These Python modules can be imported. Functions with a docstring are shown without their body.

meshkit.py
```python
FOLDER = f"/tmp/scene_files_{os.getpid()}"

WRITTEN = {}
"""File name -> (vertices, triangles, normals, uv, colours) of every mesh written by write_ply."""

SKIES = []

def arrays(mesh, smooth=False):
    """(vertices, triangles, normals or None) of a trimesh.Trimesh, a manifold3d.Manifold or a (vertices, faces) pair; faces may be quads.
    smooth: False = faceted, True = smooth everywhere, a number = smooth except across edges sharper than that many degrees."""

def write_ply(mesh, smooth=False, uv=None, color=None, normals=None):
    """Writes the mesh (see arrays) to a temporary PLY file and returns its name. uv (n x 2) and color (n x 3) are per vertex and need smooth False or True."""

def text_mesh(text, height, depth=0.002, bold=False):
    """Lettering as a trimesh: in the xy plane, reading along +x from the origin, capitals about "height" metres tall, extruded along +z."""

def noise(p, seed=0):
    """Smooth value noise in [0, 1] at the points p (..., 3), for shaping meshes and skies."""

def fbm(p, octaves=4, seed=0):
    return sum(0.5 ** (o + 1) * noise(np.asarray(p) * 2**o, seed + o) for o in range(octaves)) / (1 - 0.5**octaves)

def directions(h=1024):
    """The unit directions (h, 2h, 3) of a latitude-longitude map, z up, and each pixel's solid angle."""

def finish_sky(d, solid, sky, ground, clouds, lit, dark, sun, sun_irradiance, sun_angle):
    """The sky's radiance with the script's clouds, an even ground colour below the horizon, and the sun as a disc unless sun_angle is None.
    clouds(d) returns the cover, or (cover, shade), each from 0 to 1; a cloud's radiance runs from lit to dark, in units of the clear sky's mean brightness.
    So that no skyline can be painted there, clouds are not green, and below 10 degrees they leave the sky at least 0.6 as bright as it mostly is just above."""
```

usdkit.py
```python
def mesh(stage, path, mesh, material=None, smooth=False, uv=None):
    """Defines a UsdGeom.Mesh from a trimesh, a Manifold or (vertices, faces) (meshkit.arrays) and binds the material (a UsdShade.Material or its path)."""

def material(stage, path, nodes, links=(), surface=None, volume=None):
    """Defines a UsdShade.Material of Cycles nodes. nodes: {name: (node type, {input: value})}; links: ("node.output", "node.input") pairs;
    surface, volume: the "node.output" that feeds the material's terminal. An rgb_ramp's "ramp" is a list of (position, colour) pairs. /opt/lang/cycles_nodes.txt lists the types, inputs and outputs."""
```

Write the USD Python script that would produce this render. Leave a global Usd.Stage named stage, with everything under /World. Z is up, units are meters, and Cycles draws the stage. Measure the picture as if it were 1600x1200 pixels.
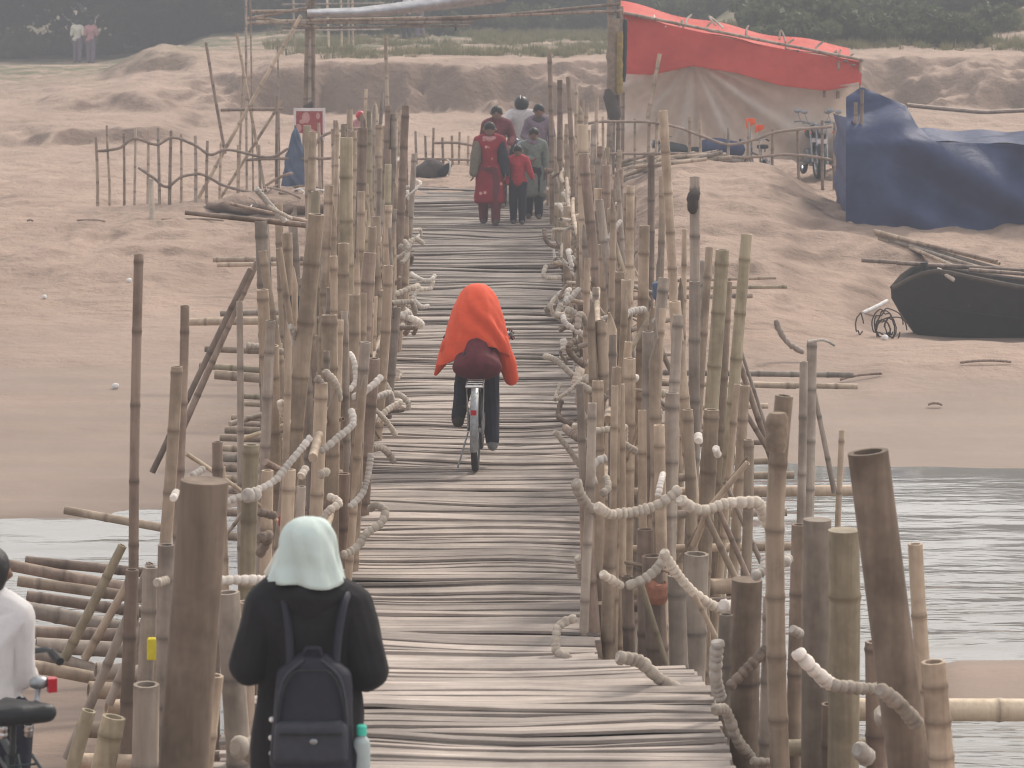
import math, random
import numpy as np, trimesh, manifold3d as m3, usdkit, meshkit
from pxr import Usd, UsdGeom, UsdLux, UsdShade, Sdf, Gf, Vt

stage = Usd.Stage.CreateInMemory()
UsdGeom.SetStageUpAxis(stage, "Z")
UsdGeom.SetStageMetersPerUnit(stage, 1.0)
world = UsdGeom.Xform.Define(stage, "/World")
stage.SetDefaultPrim(world.GetPrim())
UsdGeom.Scope.Define(stage, "/World/Looks")

# ------------------------------------------------------------------ camera, sky, sun
F, YH, CH = 4537.0, -50.0, 5.0      # focal length in pixels of a 1600 px wide picture, horizon row, camera height over the water
cam = UsdGeom.Camera.Define(stage, "/World/camera")
cam.CreateHorizontalApertureAttr(36.0)
cam.CreateVerticalApertureAttr(27.0)
cam.CreateFocalLengthAttr(36.0 * F / 1600)
cam.CreateVerticalApertureOffsetAttr(-(600 - YH) / 1600 * 36.0)
cam.AddTranslateOp().Set(Gf.Vec3d(0, 0, CH))
cam.AddRotateXYZOp().Set(Gf.Vec3f(90, 0, 0))
cam.CreateExposureAttr(0.86)
cam.CreateFStopAttr(7.1)
cam.CreateFocusDistanceAttr(24.0)

SUN_AZ, SUN_EL = math.radians(35), math.radians(44)      # azimuth from +y towards +x
S = np.array([math.sin(SUN_AZ) * math.cos(SUN_EL), math.cos(SUN_AZ) * math.cos(SUN_EL), math.sin(SUN_EL)])
sky = UsdLux.DomeLight.Define(stage, "/World/sky")
sky_mat = usdkit.material(stage, "/World/Looks/sky_overcast", {
    "sky": ("sky_texture", {"sky_type": "single_scattering", "sun_disc": False, "sun_elevation": SUN_EL, "sun_rotation": SUN_AZ, "aerosol_density": 2.0}),
    "tc": ("texture_coordinate", {}),
    "mp": ("mapping", {"scale": (1.5, 1.5, 3.0)}),
    "n": ("noise_texture", {"scale": 1.6, "detail": 5, "roughness": 0.55}),
    "r": ("rgb_ramp", {"ramp": [(0.25, (0.72, 0.72, 0.72)), (0.6, (0.95, 0.95, 0.95))]}),
    "sd": ("vector_math", {"math_type": "dot_product", "vector2": (float(S[0]), float(S[1]), float(S[2]) * 0.6)}), "gl": ("map_range", {"range_type": "smoothstep", "from_min": 0.1, "from_max": 1.0, "to_min": 0.0, "to_max": 1.0, "clamp": True}), "cl": ("mix", {"color1": (4.0, 4.0, 4.1), "color2": (12.5, 11.9, 11.1)}),
    "m": ("mix", {}),
    "b": ("background_shader", {"strength": 0.10})},
    [("tc.generated", "mp.vector"), ("mp.vector", "n.vector"), ("n.fac", "r.fac"), ("r.color", "m.fac"), ("sky.color", "m.color1"), ("tc.generated", "sd.vector1"), ("sd.value", "gl.value"), ("gl.result", "cl.fac"), ("cl.color", "m.color2"), ("m.color", "b.color")],
    surface="b.background")
UsdShade.MaterialBindingAPI.Apply(sky.GetPrim()).Bind(sky_mat)
sun = UsdLux.DistantLight.Define(stage, "/World/sun")
sun.CreateNormalizeAttr(True)
sun.CreateIntensityAttr(0.4)
sun.CreateAngleAttr(10.0)
sun.CreateColorAttr(Gf.Vec3f(1.0, 0.90, 0.79))
zax = S
xax = np.cross([0, 0, 1.0], zax); xax /= np.linalg.norm(xax)
yax = np.cross(zax, xax)
sun.AddTransformOp().Set(Gf.Matrix4d(*[float(v) for v in (*xax, 0, *yax, 0, *zax, 0, 0, 0, 40, 1)]))

# ------------------------------------------------------------------ helpers
rng = np.random.default_rng(7)
R = random.Random(11)
taken = {}


def free(parent, name):
    k = (parent, name)
    n = taken.get(k, 0)
    taken[k] = n + 1
    return f"{parent}/{name}" if n == 0 else f"{parent}/{name}_{n:03d}"


def path_of(parent):
    return "/World" if parent is None else (parent if isinstance(parent, str) else str(parent.GetPath()))


def tag(o, label=None, cat=None, group=None, kind=None):
    p = o if isinstance(o, Usd.Prim) else o.GetPrim()
    for k, v in (("label", label), ("category", cat), ("group", group), ("kind", kind)):
        if v:
            p.SetCustomDataByKey(k, v)
    return p


def obj(name, mesh, mat, parent=None, smooth=False, ring=None):
    m = usdkit.mesh(stage, free(path_of(parent), name), mesh, M[mat] if isinstance(mat, str) else mat, smooth=smooth)
    if ring is not None:
        UsdGeom.PrimvarsAPI(m).CreatePrimvar("ring", Sdf.ValueTypeNames.FloatArray, "vertex").Set(Vt.FloatArray.FromNumpy(np.asarray(ring, np.float32)))
    return m.GetPrim()


def thing(name, label, cat, loc=(0, 0, 0), rz=0.0, group=None, scale=1.0):
    x = UsdGeom.Xform.Define(stage, free("/World", name))
    x.AddTranslateOp().Set(Gf.Vec3d(*map(float, loc)))
    if rz:
        x.AddRotateZOp().Set(float(rz))
    if scale != 1.0:
        x.AddScaleOp().Set(Gf.Vec3f(scale, scale, scale))
    return tag(x, label, cat, group)


def copy_of(src, name, label, loc, rz=0.0, group=None, cat=None, scale=1.0):
    x = UsdGeom.Xform.Define(stage, free("/World", name))
    p = x.GetPrim()
    p.GetReferences().AddInternalReference(src)
    x.ClearXformOpOrder()
    x.AddTranslateOp(opSuffix="at").Set(Gf.Vec3d(*map(float, loc)))
    x.AddRotateZOp(opSuffix="turn").Set(float(rz))
    x.AddScaleOp(opSuffix="size").Set(Gf.Vec3f(scale, scale, scale))
    p.SetInstanceable(True)
    return tag(p, label, cat, group)


def P(px, py, d):
    """A point of the place, from where it stands in the photograph and how many metres away it is."""
    return np.array([(px - 800) * d / F, d, CH - (py - YH) * d / F])


def cat_meshes(parts):
    vs, fs, n = [], [], 0
    for v, f in parts:
        vs.append(v); fs.append(f + n); n += len(v)
    return np.vstack(vs), np.vstack(fs)


def tube(pts, rad, n=8, cap=True, hollow=False):
    """Round tube along a polyline with a radius per point; flat ends with vertices of their own."""
    pts = np.asarray(pts, float); k = len(pts)
    rad = np.broadcast_to(np.asarray(rad, float), (k,))
    tan = np.gradient(pts, axis=0); tan /= np.maximum(np.linalg.norm(tan, axis=1, keepdims=True), 1e-9)
    ref = np.array([1.0, 0, 0]) if abs(tan[0][0]) < 0.8 else np.array([0, 1.0, 0])
    a = np.cross(tan[0], ref); a /= np.linalg.norm(a)
    ang = np.linspace(0, 2 * np.pi, n, endpoint=False)
    V = []
    for i in range(k):
        a = a - tan[i] * (a @ tan[i]); a /= np.linalg.norm(a)
        b = np.cross(tan[i], a)
        V.append(pts[i] + rad[i] * (np.cos(ang)[:, None] * a + np.sin(ang)[:, None] * b))
    V = np.vstack(V)
    i = np.arange(k - 1)[:, None] * n; j = np.arange(n)[None]; j2 = (j + 1) % n
    q = np.stack([i + j, i + j2, i + n + j2, i + n + j], -1).reshape(-1, 4)
    Fc = [q[:, [0, 1, 2]], q[:, [0, 2, 3]]]
    vs = [V]; base = len(V)
    if cap:
        for end, s in ((0, -1), (k - 1, 1)):
            rim = V[end * n:(end + 1) * n]
            c = pts[end]
            if hollow and s > 0:
                inner = c + (rim - c) * 0.72
                deep = inner - tan[end] * rad[end] * 1.6
                vs += [rim, inner, inner, deep, (c - tan[end] * rad[end] * 1.6)[None]]
                o = base
                for x in range(n):
                    y = (x + 1) % n
                    Fc.append(np.array([[o + x, o + y, o + n + y], [o + x, o + n + y, o + n + x], [o + 2 * n + x, o + 2 * n + y, o + 3 * n + y], [o + 2 * n + x, o + 3 * n + y, o + 3 * n + x], [o + 3 * n + x, o + 3 * n + y, o + 4 * n]]))
                base += 4 * n + 1
            else:
                vs += [rim, c[None]]
                x = np.arange(n); y = (x + 1) % n
                t = np.stack([base + x, base + y, np.full(n, base + n)], 1)
                Fc.append(t if s > 0 else t[:, ::-1])
                base += n + 1
    return np.vstack(vs), np.vstack(Fc)


def resample(pts, n):
    pts = np.asarray(pts, float)
    s = np.r_[0, np.cumsum(np.linalg.norm(np.diff(pts, axis=0), axis=1))]
    if len(pts) > 2:
        from scipy.interpolate import PchipInterpolator
        return PchipInterpolator(s, pts)(np.linspace(0, s[-1], n))
    t = np.linspace(0, s[-1], n)
    return np.stack([np.interp(t, s, pts[:, k]) for k in range(3)], 1)


def bamboo(p0, p1, r0, r1, n=9, gap=0.36, bend=0.012, mid=None, rnd=R, hollow=True, point=0.0):
    """A bamboo culm with swollen, darker nodes; returns (mesh, ring) with ring = 1 on the nodes. p1 is the open end."""
    base = [p0] + ([mid] if mid is not None else []) + [p1]
    L = sum(np.linalg.norm(np.asarray(base[i + 1]) - base[i]) for i in range(len(base) - 1))
    gap = gap * rnd.uniform(0.85, 1.2)
    marks = [(0.0, 0)]
    x = rnd.uniform(0.1, gap)
    while x < L - 0.03:
        marks += [(x - 0.030, 0), (x - 0.008, 0.6), (x, 1.0), (x + 0.010, 0.6), (x + 0.030, 0)]
        if gap > 0.2:
            marks.append((min(x + gap * 0.5, L - 0.02), 0))
        x += gap * rnd.uniform(0.88, 1.12)
    marks.append((L, 0))
    marks = sorted(marks)
    t = np.clip(np.array([m[0] for m in marks]) / L, 0, 1); k = np.array([m[1] for m in marks])
    keep = np.r_[True, np.diff(t) * L > 0.003]; t, k = t[keep], k[keep]
    fine = resample(base, 80)
    pts = np.stack([np.interp(t, np.linspace(0, 1, 80), fine[:, i]) for i in range(3)], 1)
    ph = rnd.uniform(0, 6.28); amp = bend * rnd.uniform(0.3, 1.2) * L
    w = np.sin(t * math.pi * rnd.uniform(0.8, 1.6)) * amp
    pts[:, 0] += w * math.cos(ph); pts[:, 1] += w * math.sin(ph)
    rad = r0 + (r1 - r0) * t
    rad = rad * (1 + 0.09 * k)
    if point:
        d_ = (pts[-1] - pts[-2]) / np.linalg.norm(pts[-1] - pts[-2])
        sx = np.array([math.cos(ph), math.sin(ph), 0]) * rad[-1]
        pts = np.vstack([pts, pts[-1] + d_ * point * .5 + sx * .3, pts[-1] + d_ * point + sx * .7]); rad = np.r_[rad, rad[-1] * .66, rad[-1] * .2]; k = np.r_[k, .2, .5]
        hollow = False
    v, f = tube(pts, rad, n, hollow=hollow)
    ring = np.zeros(len(v)); ring[:len(pts) * n] = np.repeat(k, n)
    if hollow:
        ring[len(pts) * n + n + 1 + 3 * n:] = 1.0     # the dark inside of the cut end
    return (v, f), ring


def wrapped(pts, r, d_jit=0.25, n=8, step=None, rnd=R):
    """A bundle bound round and round with rope: a lumpy tube."""
    L = np.linalg.norm(np.diff(np.asarray(pts), axis=0), axis=1).sum()
    k = max(8, int(L / (step or r * 0.55)))
    q = resample(pts, k)
    x = np.arange(k)
    rad = r * (1 + d_jit * (0.55 * np.sin(x * 1.9 + rnd.uniform(0, 6)) * np.sin(x * 0.33 + rnd.uniform(0, 6)) + 0.45 * np.array([rnd.uniform(-1, 1) for _ in range(k)])))
    rad[0] *= 0.75; rad[-1] *= 0.8
    q = q + np.array([[rnd.uniform(-1, 1) for _ in range(3)] for _ in range(k)]) * r * 0.10
    return tube(q, rad, n)


def bound(pts, r, n=9, rnd=R):
    """A stick bound with turns of straw rope: fat turns with dark grooves between them; returns (mesh, ring)."""
    L = np.linalg.norm(np.diff(np.asarray(pts), axis=0), axis=1).sum()
    pitch = max(r * 1.25, 0.022)
    s, rad, ring, x, e = [], [], [], 0.0, 1.0
    while x < L:
        h = pitch * rnd.uniform(.6, 1.5); e = 0.6 * e + 0.4 * rnd.uniform(.78, 1.16)
        for f, a, g_ in ((0.0, .80, 1.0), (.16, .94, .25), (.5, 1.04, 0), (.84, .95, .1)):
            s.append(x + h * f); rad.append(r * e * a); ring.append(g_ * rnd.uniform(.3, 1))
        x += h
    s = np.clip(np.array(s) / max(s[-1], 1e-6), 0, 1)
    fine = resample(pts, 60)
    q = np.stack([np.interp(s, np.linspace(0, 1, 60), fine[:, i]) for i in range(3)], 1)
    q = q + np.array([[rnd.uniform(-1, 1) for _ in range(3)] for _ in range(len(q))]) * r * 0.05
    rad = np.array(rad); rad[0] *= .8; rad[-1] *= .85
    v, f = tube(q, rad, n)
    out = np.zeros(len(v)); out[:len(q) * n] = np.repeat(ring, n)
    return (v, f), out


def box(x0, x1, y0, y1, z0, z1):
    b = trimesh.creation.box((x1 - x0, y1 - y0, z1 - z0))
    b.apply_translation(((x0 + x1) / 2, (y0 + y1) / 2, (z0 + z1) / 2))
    return np.array(b.vertices), np.array(b.faces)


def rbox(x0, x1, y0, y1, z0, z1, r):
    """Rounded box."""
    pts = [m3.Manifold.sphere(r, 12).translate((x, y, z)) for x in (x0 + r, x1 - r) for y in (y0 + r, y1 - r) for z in (z0 + r, z1 - r)]
    return m3.Manifold.batch_hull(pts)


def blob(joints, bones, length=0.03, seg=14, it=8, extra=()):
    """One continuous surface round a skeleton: hulls of spheres at the ends of every bone, joined and smoothed."""
    parts = []
    for b in bones:
        parts.append(m3.Manifold.batch_hull([m3.Manifold.sphere(joints[j][1], seg).translate(tuple(map(float, joints[j][0]))) for j in b]))
    parts += list(extra)
    m = m3.Manifold.batch_boolean(parts, m3.OpType.Add).refine_to_length(length)
    mm = m.to_mesh()
    t = trimesh.Trimesh(mm.vert_properties[:, :3], mm.tri_verts, process=True)
    if it:
        trimesh.smoothing.filter_taubin(t, lamb=0.5, nu=0.52, iterations=it)
    return t


def solid_sheet(grid, thick):
    """A cloth: an (a, b, 3) grid of points given a small thickness."""
    a, b, _ = grid.shape
    du = np.gradient(grid, axis=0); dv = np.gradient(grid, axis=1)
    nrm = np.cross(du, dv); nrm /= np.maximum(np.linalg.norm(nrm, axis=2, keepdims=True), 1e-9)
    top, bot = grid + nrm * thick / 2, grid - nrm * thick / 2
    idx = np.arange(a * b).reshape(a, b)
    q = np.stack([idx[:-1, :-1], idx[1:, :-1], idx[1:, 1:], idx[:-1, 1:]], -1).reshape(-1, 4)
    tri = np.vstack([q[:, [0, 1, 2]], q[:, [0, 2, 3]]])
    N = a * b
    edge = np.r_[idx[:, 0], idx[-1, 1:], idx[-2::-1, -1], idx[0, -2:0:-1]]
    e2 = np.roll(edge, -1)
    side = np.vstack([np.stack([edge, e2, e2 + N], 1), np.stack([edge, e2 + N, edge + N], 1)])
    return np.vstack([top.reshape(-1, 3), bot.reshape(-1, 3)]), np.vstack([tri, tri[:, ::-1] + N, side[:, ::-1]])


# ------------------------------------------------------------------ materials
M = {}


def mat(name, nodes, links, surface="p.BSDF"):
    M[name] = usdkit.material(stage, "/World/Looks/" + name, nodes, links, surface=surface)
    return M[name]


def culm(name, a, b, dark, rough=0.62, groove=0.62, grain=(26, 26, 1.6)):
    """Bamboo or log: streaks along the culm, blotches, dark node rings and a random tone for every piece."""
    mat(name, {
        "tc": ("texture_coordinate", {}), "mp": ("mapping", {"scale": grain}), "n": ("noise_texture", {"scale": 1.0, "detail": 4, "roughness": 0.6}),
        "r": ("rgb_ramp", {"ramp": [(0.3, a), (0.7, b)]}),
        "n2": ("noise_texture", {"scale": 2.6, "detail": 4, "roughness": 0.65}), "r2": ("rgb_ramp", {"ramp": [(0.42, (1, 1, 1)), (0.66, (0.42, 0.40, 0.38))]}),
        "m": ("mix", {"mix_type": "multiply", "fac": 0.75}),
        "oi": ("object_info", {}), "hs": ("hsv", {}), "vr": ("map_range", {"to_min": 0.74, "to_max": 1.32}),
        "at": ("attribute", {"attribute": "ring"}), "rg": ("mix", {"color2": dark}), "k": ("math", {"math_type": "multiply", "value2": groove}),
        "bp": ("bump", {"strength": 0.35, "distance": 0.01}), "p": ("principled_bsdf", {"roughness": rough, "specular_ior_level": 0.3})},
        [("tc.object", "mp.vector"), ("mp.vector", "n.vector"), ("n.fac", "r.fac"), ("tc.object", "n2.vector"), ("n2.fac", "r2.fac"), ("r.color", "m.color1"), ("r2.color", "m.color2"),
         ("oi.random", "vr.value"), ("vr.result", "hs.value"), ("m.color", "hs.color"), ("hs.color", "rg.color1"), ("at.fac", "k.value1"), ("k.value", "rg.fac"), ("rg.color", "p.base_color"),
         ("n.fac", "bp.height"), ("bp.normal", "p.normal")])


culm("bamboo_tan", (0.36, 0.270, 0.195), (0.48, 0.375, 0.28), (0.10, 0.065, 0.045))
culm("bamboo_grey", (0.275, 0.222, 0.180), (0.38, 0.318, 0.265), (0.08, 0.06, 0.05))
culm("bamboo_brown", (0.23, 0.165, 0.128), (0.34, 0.255, 0.20), (0.06, 0.04, 0.03))
culm("bamboo_green", (0.28, 0.230, 0.155), (0.39, 0.325, 0.225), (0.11, 0.08, 0.04))
culm("log_dark", (0.175, 0.128, 0.092), (0.30, 0.225, 0.170), (0.05, 0.035, 0.03), 0.8, 0.62, (11, 11, 1.5))
culm("log_grey", (0.225, 0.182, 0.145), (0.345, 0.290, 0.240), (0.07, 0.055, 0.05), 0.8, 0.62, (11, 11, 1.5))
culm("bamboo_pale", (0.42, 0.33, 0.235), (0.52, 0.43, 0.32), (0.14, 0.10, 0.07))


def plain(name, c, rough=0.8, scale=20.0, vary=0.25, bump=0.25, dist=0.01, metallic=0.0, spec=0.3, sheen=0.0):
    c = np.asarray(c, float)
    mat(name, {"tc": ("texture_coordinate", {}), "n": ("noise_texture", {"scale": scale, "detail": 8, "roughness": 0.7}),
               "r": ("rgb_ramp", {"ramp": [(0.3, tuple(c * (1 - vary))), (0.7, tuple(np.minimum(c * (1 + vary), 0.95)))]}),
               "bp": ("bump", {"strength": bump, "distance": dist}),
               "p": ("principled_bsdf", {"roughness": rough, "metallic": metallic, "specular_ior_level": spec, "sheen_weight": sheen})},
        [("tc.object", "n.vector"), ("n.fac", "r.fac"), ("r.color", "p.base_color"), ("n.fac", "bp.height"), ("bp.normal", "p.normal")])


culm("rope", (0.46, 0.39, 0.32), (0.60, 0.53, 0.45), (0.16, 0.12, 0.10), 0.9, 0.42, (30, 30, 30))
culm("rope_white", (0.60, 0.54, 0.48), (0.74, 0.68, 0.62), (0.26, 0.21, 0.17), 0.9, 0.38, (30, 30, 30))
culm("rope_brown", (0.20, 0.15, 0.12), (0.32, 0.25, 0.20), (0.09, 0.06, 0.05), 0.9, 0.4, (30, 30, 30))
plain("black_cloth", (0.0085, 0.0078, 0.0095), 0.85, 9, 0.3, 0.3, 0.02, sheen=0.03)
plain("navy_nylon", (0.015, 0.015, 0.025), 0.55, 30, 0.2, 0.2)
plain("grey_nylon", (0.034, 0.036, 0.047), 0.5, 30, 0.2, 0.2)
plain("mint_cloth", (0.50, 0.58, 0.55), 0.85, 14, 0.06, 0.25)
plain("cream_cloth_light", (0.60, 0.57, 0.50), 0.85, 14, 0.08, 0.2)
plain("orange_cloth", (0.70, 0.085, 0.032), 0.8, 16, 0.1, 0.25, sheen=0.05)
plain("maroon_cloth", (0.115, 0.022, 0.030), 0.85, 16, 0.2, 0.3)
plain("dark_blue_cloth", (0.020, 0.020, 0.032), 0.85, 16, 0.25, 0.3)
plain("white_cloth", (0.62, 0.60, 0.60), 0.85, 12, 0.08, 0.3)
plain("check_cloth", (0.46, 0.42, 0.42), 0.85, 60, 0.35, 0.2)
plain("lilac_cloth", (0.16, 0.12, 0.15), 0.85, 20, 0.25, 0.3)
plain("sage_cloth", (0.14, 0.16, 0.14), 0.85, 20, 0.25, 0.3)
plain("olive_cloth", (0.15, 0.13, 0.10), 0.85, 20, 0.25, 0.3)
plain("child_red", (0.34, 0.032, 0.045), 0.85, 20, 0.25, 0.3)
plain("pink_cloth", (0.42, 0.20, 0.20), 0.85, 20, 0.2, 0.3)
plain("cream_shirt", (0.62, 0.58, 0.47), 0.85, 20, 0.1, 0.3)
plain("skin", (0.175, 0.098, 0.068), 0.6, 20, 0.12, 0.1)
plain("hair", (0.010, 0.008, 0.008), 0.5, 60, 0.3, 0.5)
plain("eye_dark", (0.01, 0.01, 0.01), 0.3, 60, 0.1, 0.0)
plain("shoe_brown", (0.045, 0.030, 0.025), 0.6, 30, 0.3, 0.2)
plain("shoe_grey", (0.16, 0.16, 0.16), 0.6, 30, 0.3, 0.2)
plain("rubber", (0.030, 0.029, 0.029), 0.75, 40, 0.3, 0.3)
plain("black_vinyl", (0.014, 0.015, 0.017), 0.42, 40, 0.3, 0.2)
plain("chrome", (0.55, 0.55, 0.56), 0.25, 30, 0.15, 0.05, metallic=1.0)
plain("steel", (0.30, 0.31, 0.32), 0.4, 30, 0.25, 0.1, metallic=0.8)
plain("frame_paint", (0.035, 0.042, 0.045), 0.4, 30, 0.2, 0.05)
plain("bike_red", (0.20, 0.02, 0.02), 0.35, 30, 0.2, 0.05)
plain("red_lens", (0.42, 0.012, 0.022), 0.3, 30, 0.15, 0.02)
plain("glass_lens", (0.6, 0.6, 0.6), 0.12, 30, 0.05, 0.0)
plain("boat_tar", (0.017, 0.016, 0.017), 0.6, 6, 0.4, 0.5, 0.02)
plain("boat_inner", (0.07, 0.055, 0.045), 0.8, 6, 0.4, 0.5, 0.02)
plain("teal_plastic", (0.06, 0.50, 0.38), 0.4, 20, 0.05, 0.0)
plain("bottle_plastic", (0.36, 0.42, 0.42), 0.25, 20, 0.08, 0.0)
plain("yellow_plastic", (0.62, 0.50, 0.03), 0.5, 20, 0.1, 0.1)
plain("yellow_cloth", (0.24, 0.17, 0.055), 0.85, 12, 0.35, 0.3)
plain("brown_cloth", (0.22, 0.165, 0.12), 0.9, 12, 0.35, 0.4)
plain("dark_rag", (0.070, 0.056, 0.052), 0.9, 12, 0.35, 0.4)
plain("grey_tarp", (0.36, 0.36, 0.38), 0.7, 4, 0.35, 0.5, 0.04)
plain("sign_red", (0.33, 0.060, 0.060), 0.6, 14, 0.25, 0.05)
plain("sign_white", (0.66, 0.58, 0.57), 0.6, 14, 0.1, 0.05)
plain("sign_pink", (0.52, 0.26, 0.24), 0.6, 14, 0.1, 0.05)
plain("flag_orange", (0.85, 0.13, 0.03), 0.8, 14, 0.1, 0.1)
plain("orange_patch", (0.32, 0.14, 0.09), 0.85, 25, 0.3, 0.3)
plain("bark", (0.085, 0.070, 0.058), 0.9, 10, 0.4, 0.8, 0.03)
plain("wire_rust", (0.050, 0.035, 0.030), 0.7, 30, 0.3, 0.2)
plain("litter_white", (0.70, 0.68, 0.66), 0.7, 30, 0.1, 0.2)


def tarp(name, c, c2, scale=3.0, trans=0.0):
    mat(name, {"tc": ("texture_coordinate", {}), "n": ("noise_texture", {"scale": scale, "detail": 5, "roughness": 0.6}),
               "r": ("rgb_ramp", {"ramp": [(0.3, c), (0.72, c2)]}),
               "w": ("noise_texture", {"scale": 1.4, "detail": 5, "roughness": 0.55, "distortion": 0.8}),
               "bp": ("bump", {"strength": 0.55, "distance": 0.10}),
               "p": ("principled_bsdf", {"roughness": 0.6, "specular_ior_level": 0.25}), "t": ("translucent_bsdf", {}), "x": ("mix_closure", {"fac": trans})},
        [("tc.object", "n.vector"), ("n.fac", "r.fac"), ("r.color", "p.base_color"), ("tc.object", "w.vector"), ("w.fac", "bp.height"), ("bp.normal", "p.normal"), ("r.color", "t.color"),
         ("p.BSDF", "x.closure1"), ("t.BSDF", "x.closure2")], surface="x.closure")


tarp("tarp_red", (0.58, 0.070, 0.050), (0.68, 0.100, 0.072), trans=0.3)
tarp("tarp_cream", (0.69, 0.625, 0.565), (0.80, 0.735, 0.675), trans=0.5)
tarp("tarp_blue", (0.020, 0.032, 0.086), (0.042, 0.060, 0.135))
tarp("cloth_blue", (0.06, 0.085, 0.14), (0.10, 0.13, 0.19))

# split-bamboo slats of the deck
mat("slat", {
    "tc": ("texture_coordinate", {}), "mp": ("mapping", {"scale": (1.6, 40, 40)}), "n": ("noise_texture", {"scale": 1.0, "detail": 4, "roughness": 0.6}),
    "r": ("rgb_ramp", {"ramp": [(0.25, (0.275, 0.236, 0.212)), (0.72, (0.485, 0.430, 0.395))]}),
    "n2": ("noise_texture", {"scale": 1.3, "detail": 6, "roughness": 0.65}), "r2": ("rgb_ramp", {"ramp": [(0.32, (0.62, 0.60, 0.58)), (0.66, (1.10, 1.07, 1.03))]}),
    "m": ("mix", {"mix_type": "multiply", "fac": 1.0}), "oi": ("object_info", {}), "vr": ("map_range", {"to_min": 0.70, "to_max": 1.22}), "hs": ("hsv", {}),
    "bp": ("bump", {"strength": 0.4, "distance": 0.008}), "p": ("principled_bsdf", {"roughness": 0.75, "specular_ior_level": 0.25})},
    [("tc.object", "mp.vector"), ("mp.vector", "n.vector"), ("n.fac", "r.fac"), ("tc.object", "n2.vector"), ("n2.fac", "r2.fac"), ("r.color", "m.color1"), ("r2.color", "m.color2"),
     ("m.color", "hs.color"), ("oi.random", "vr.value"), ("vr.result", "hs.value"), ("hs.color", "p.base_color"), ("n.fac", "bp.height"), ("bp.normal", "p.normal")])
plain("gap_shade", (0.20, 0.165, 0.145), 0.9, 10, 0.3, 0.4)  # shade colour for the layer seen through the slat gaps

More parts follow.
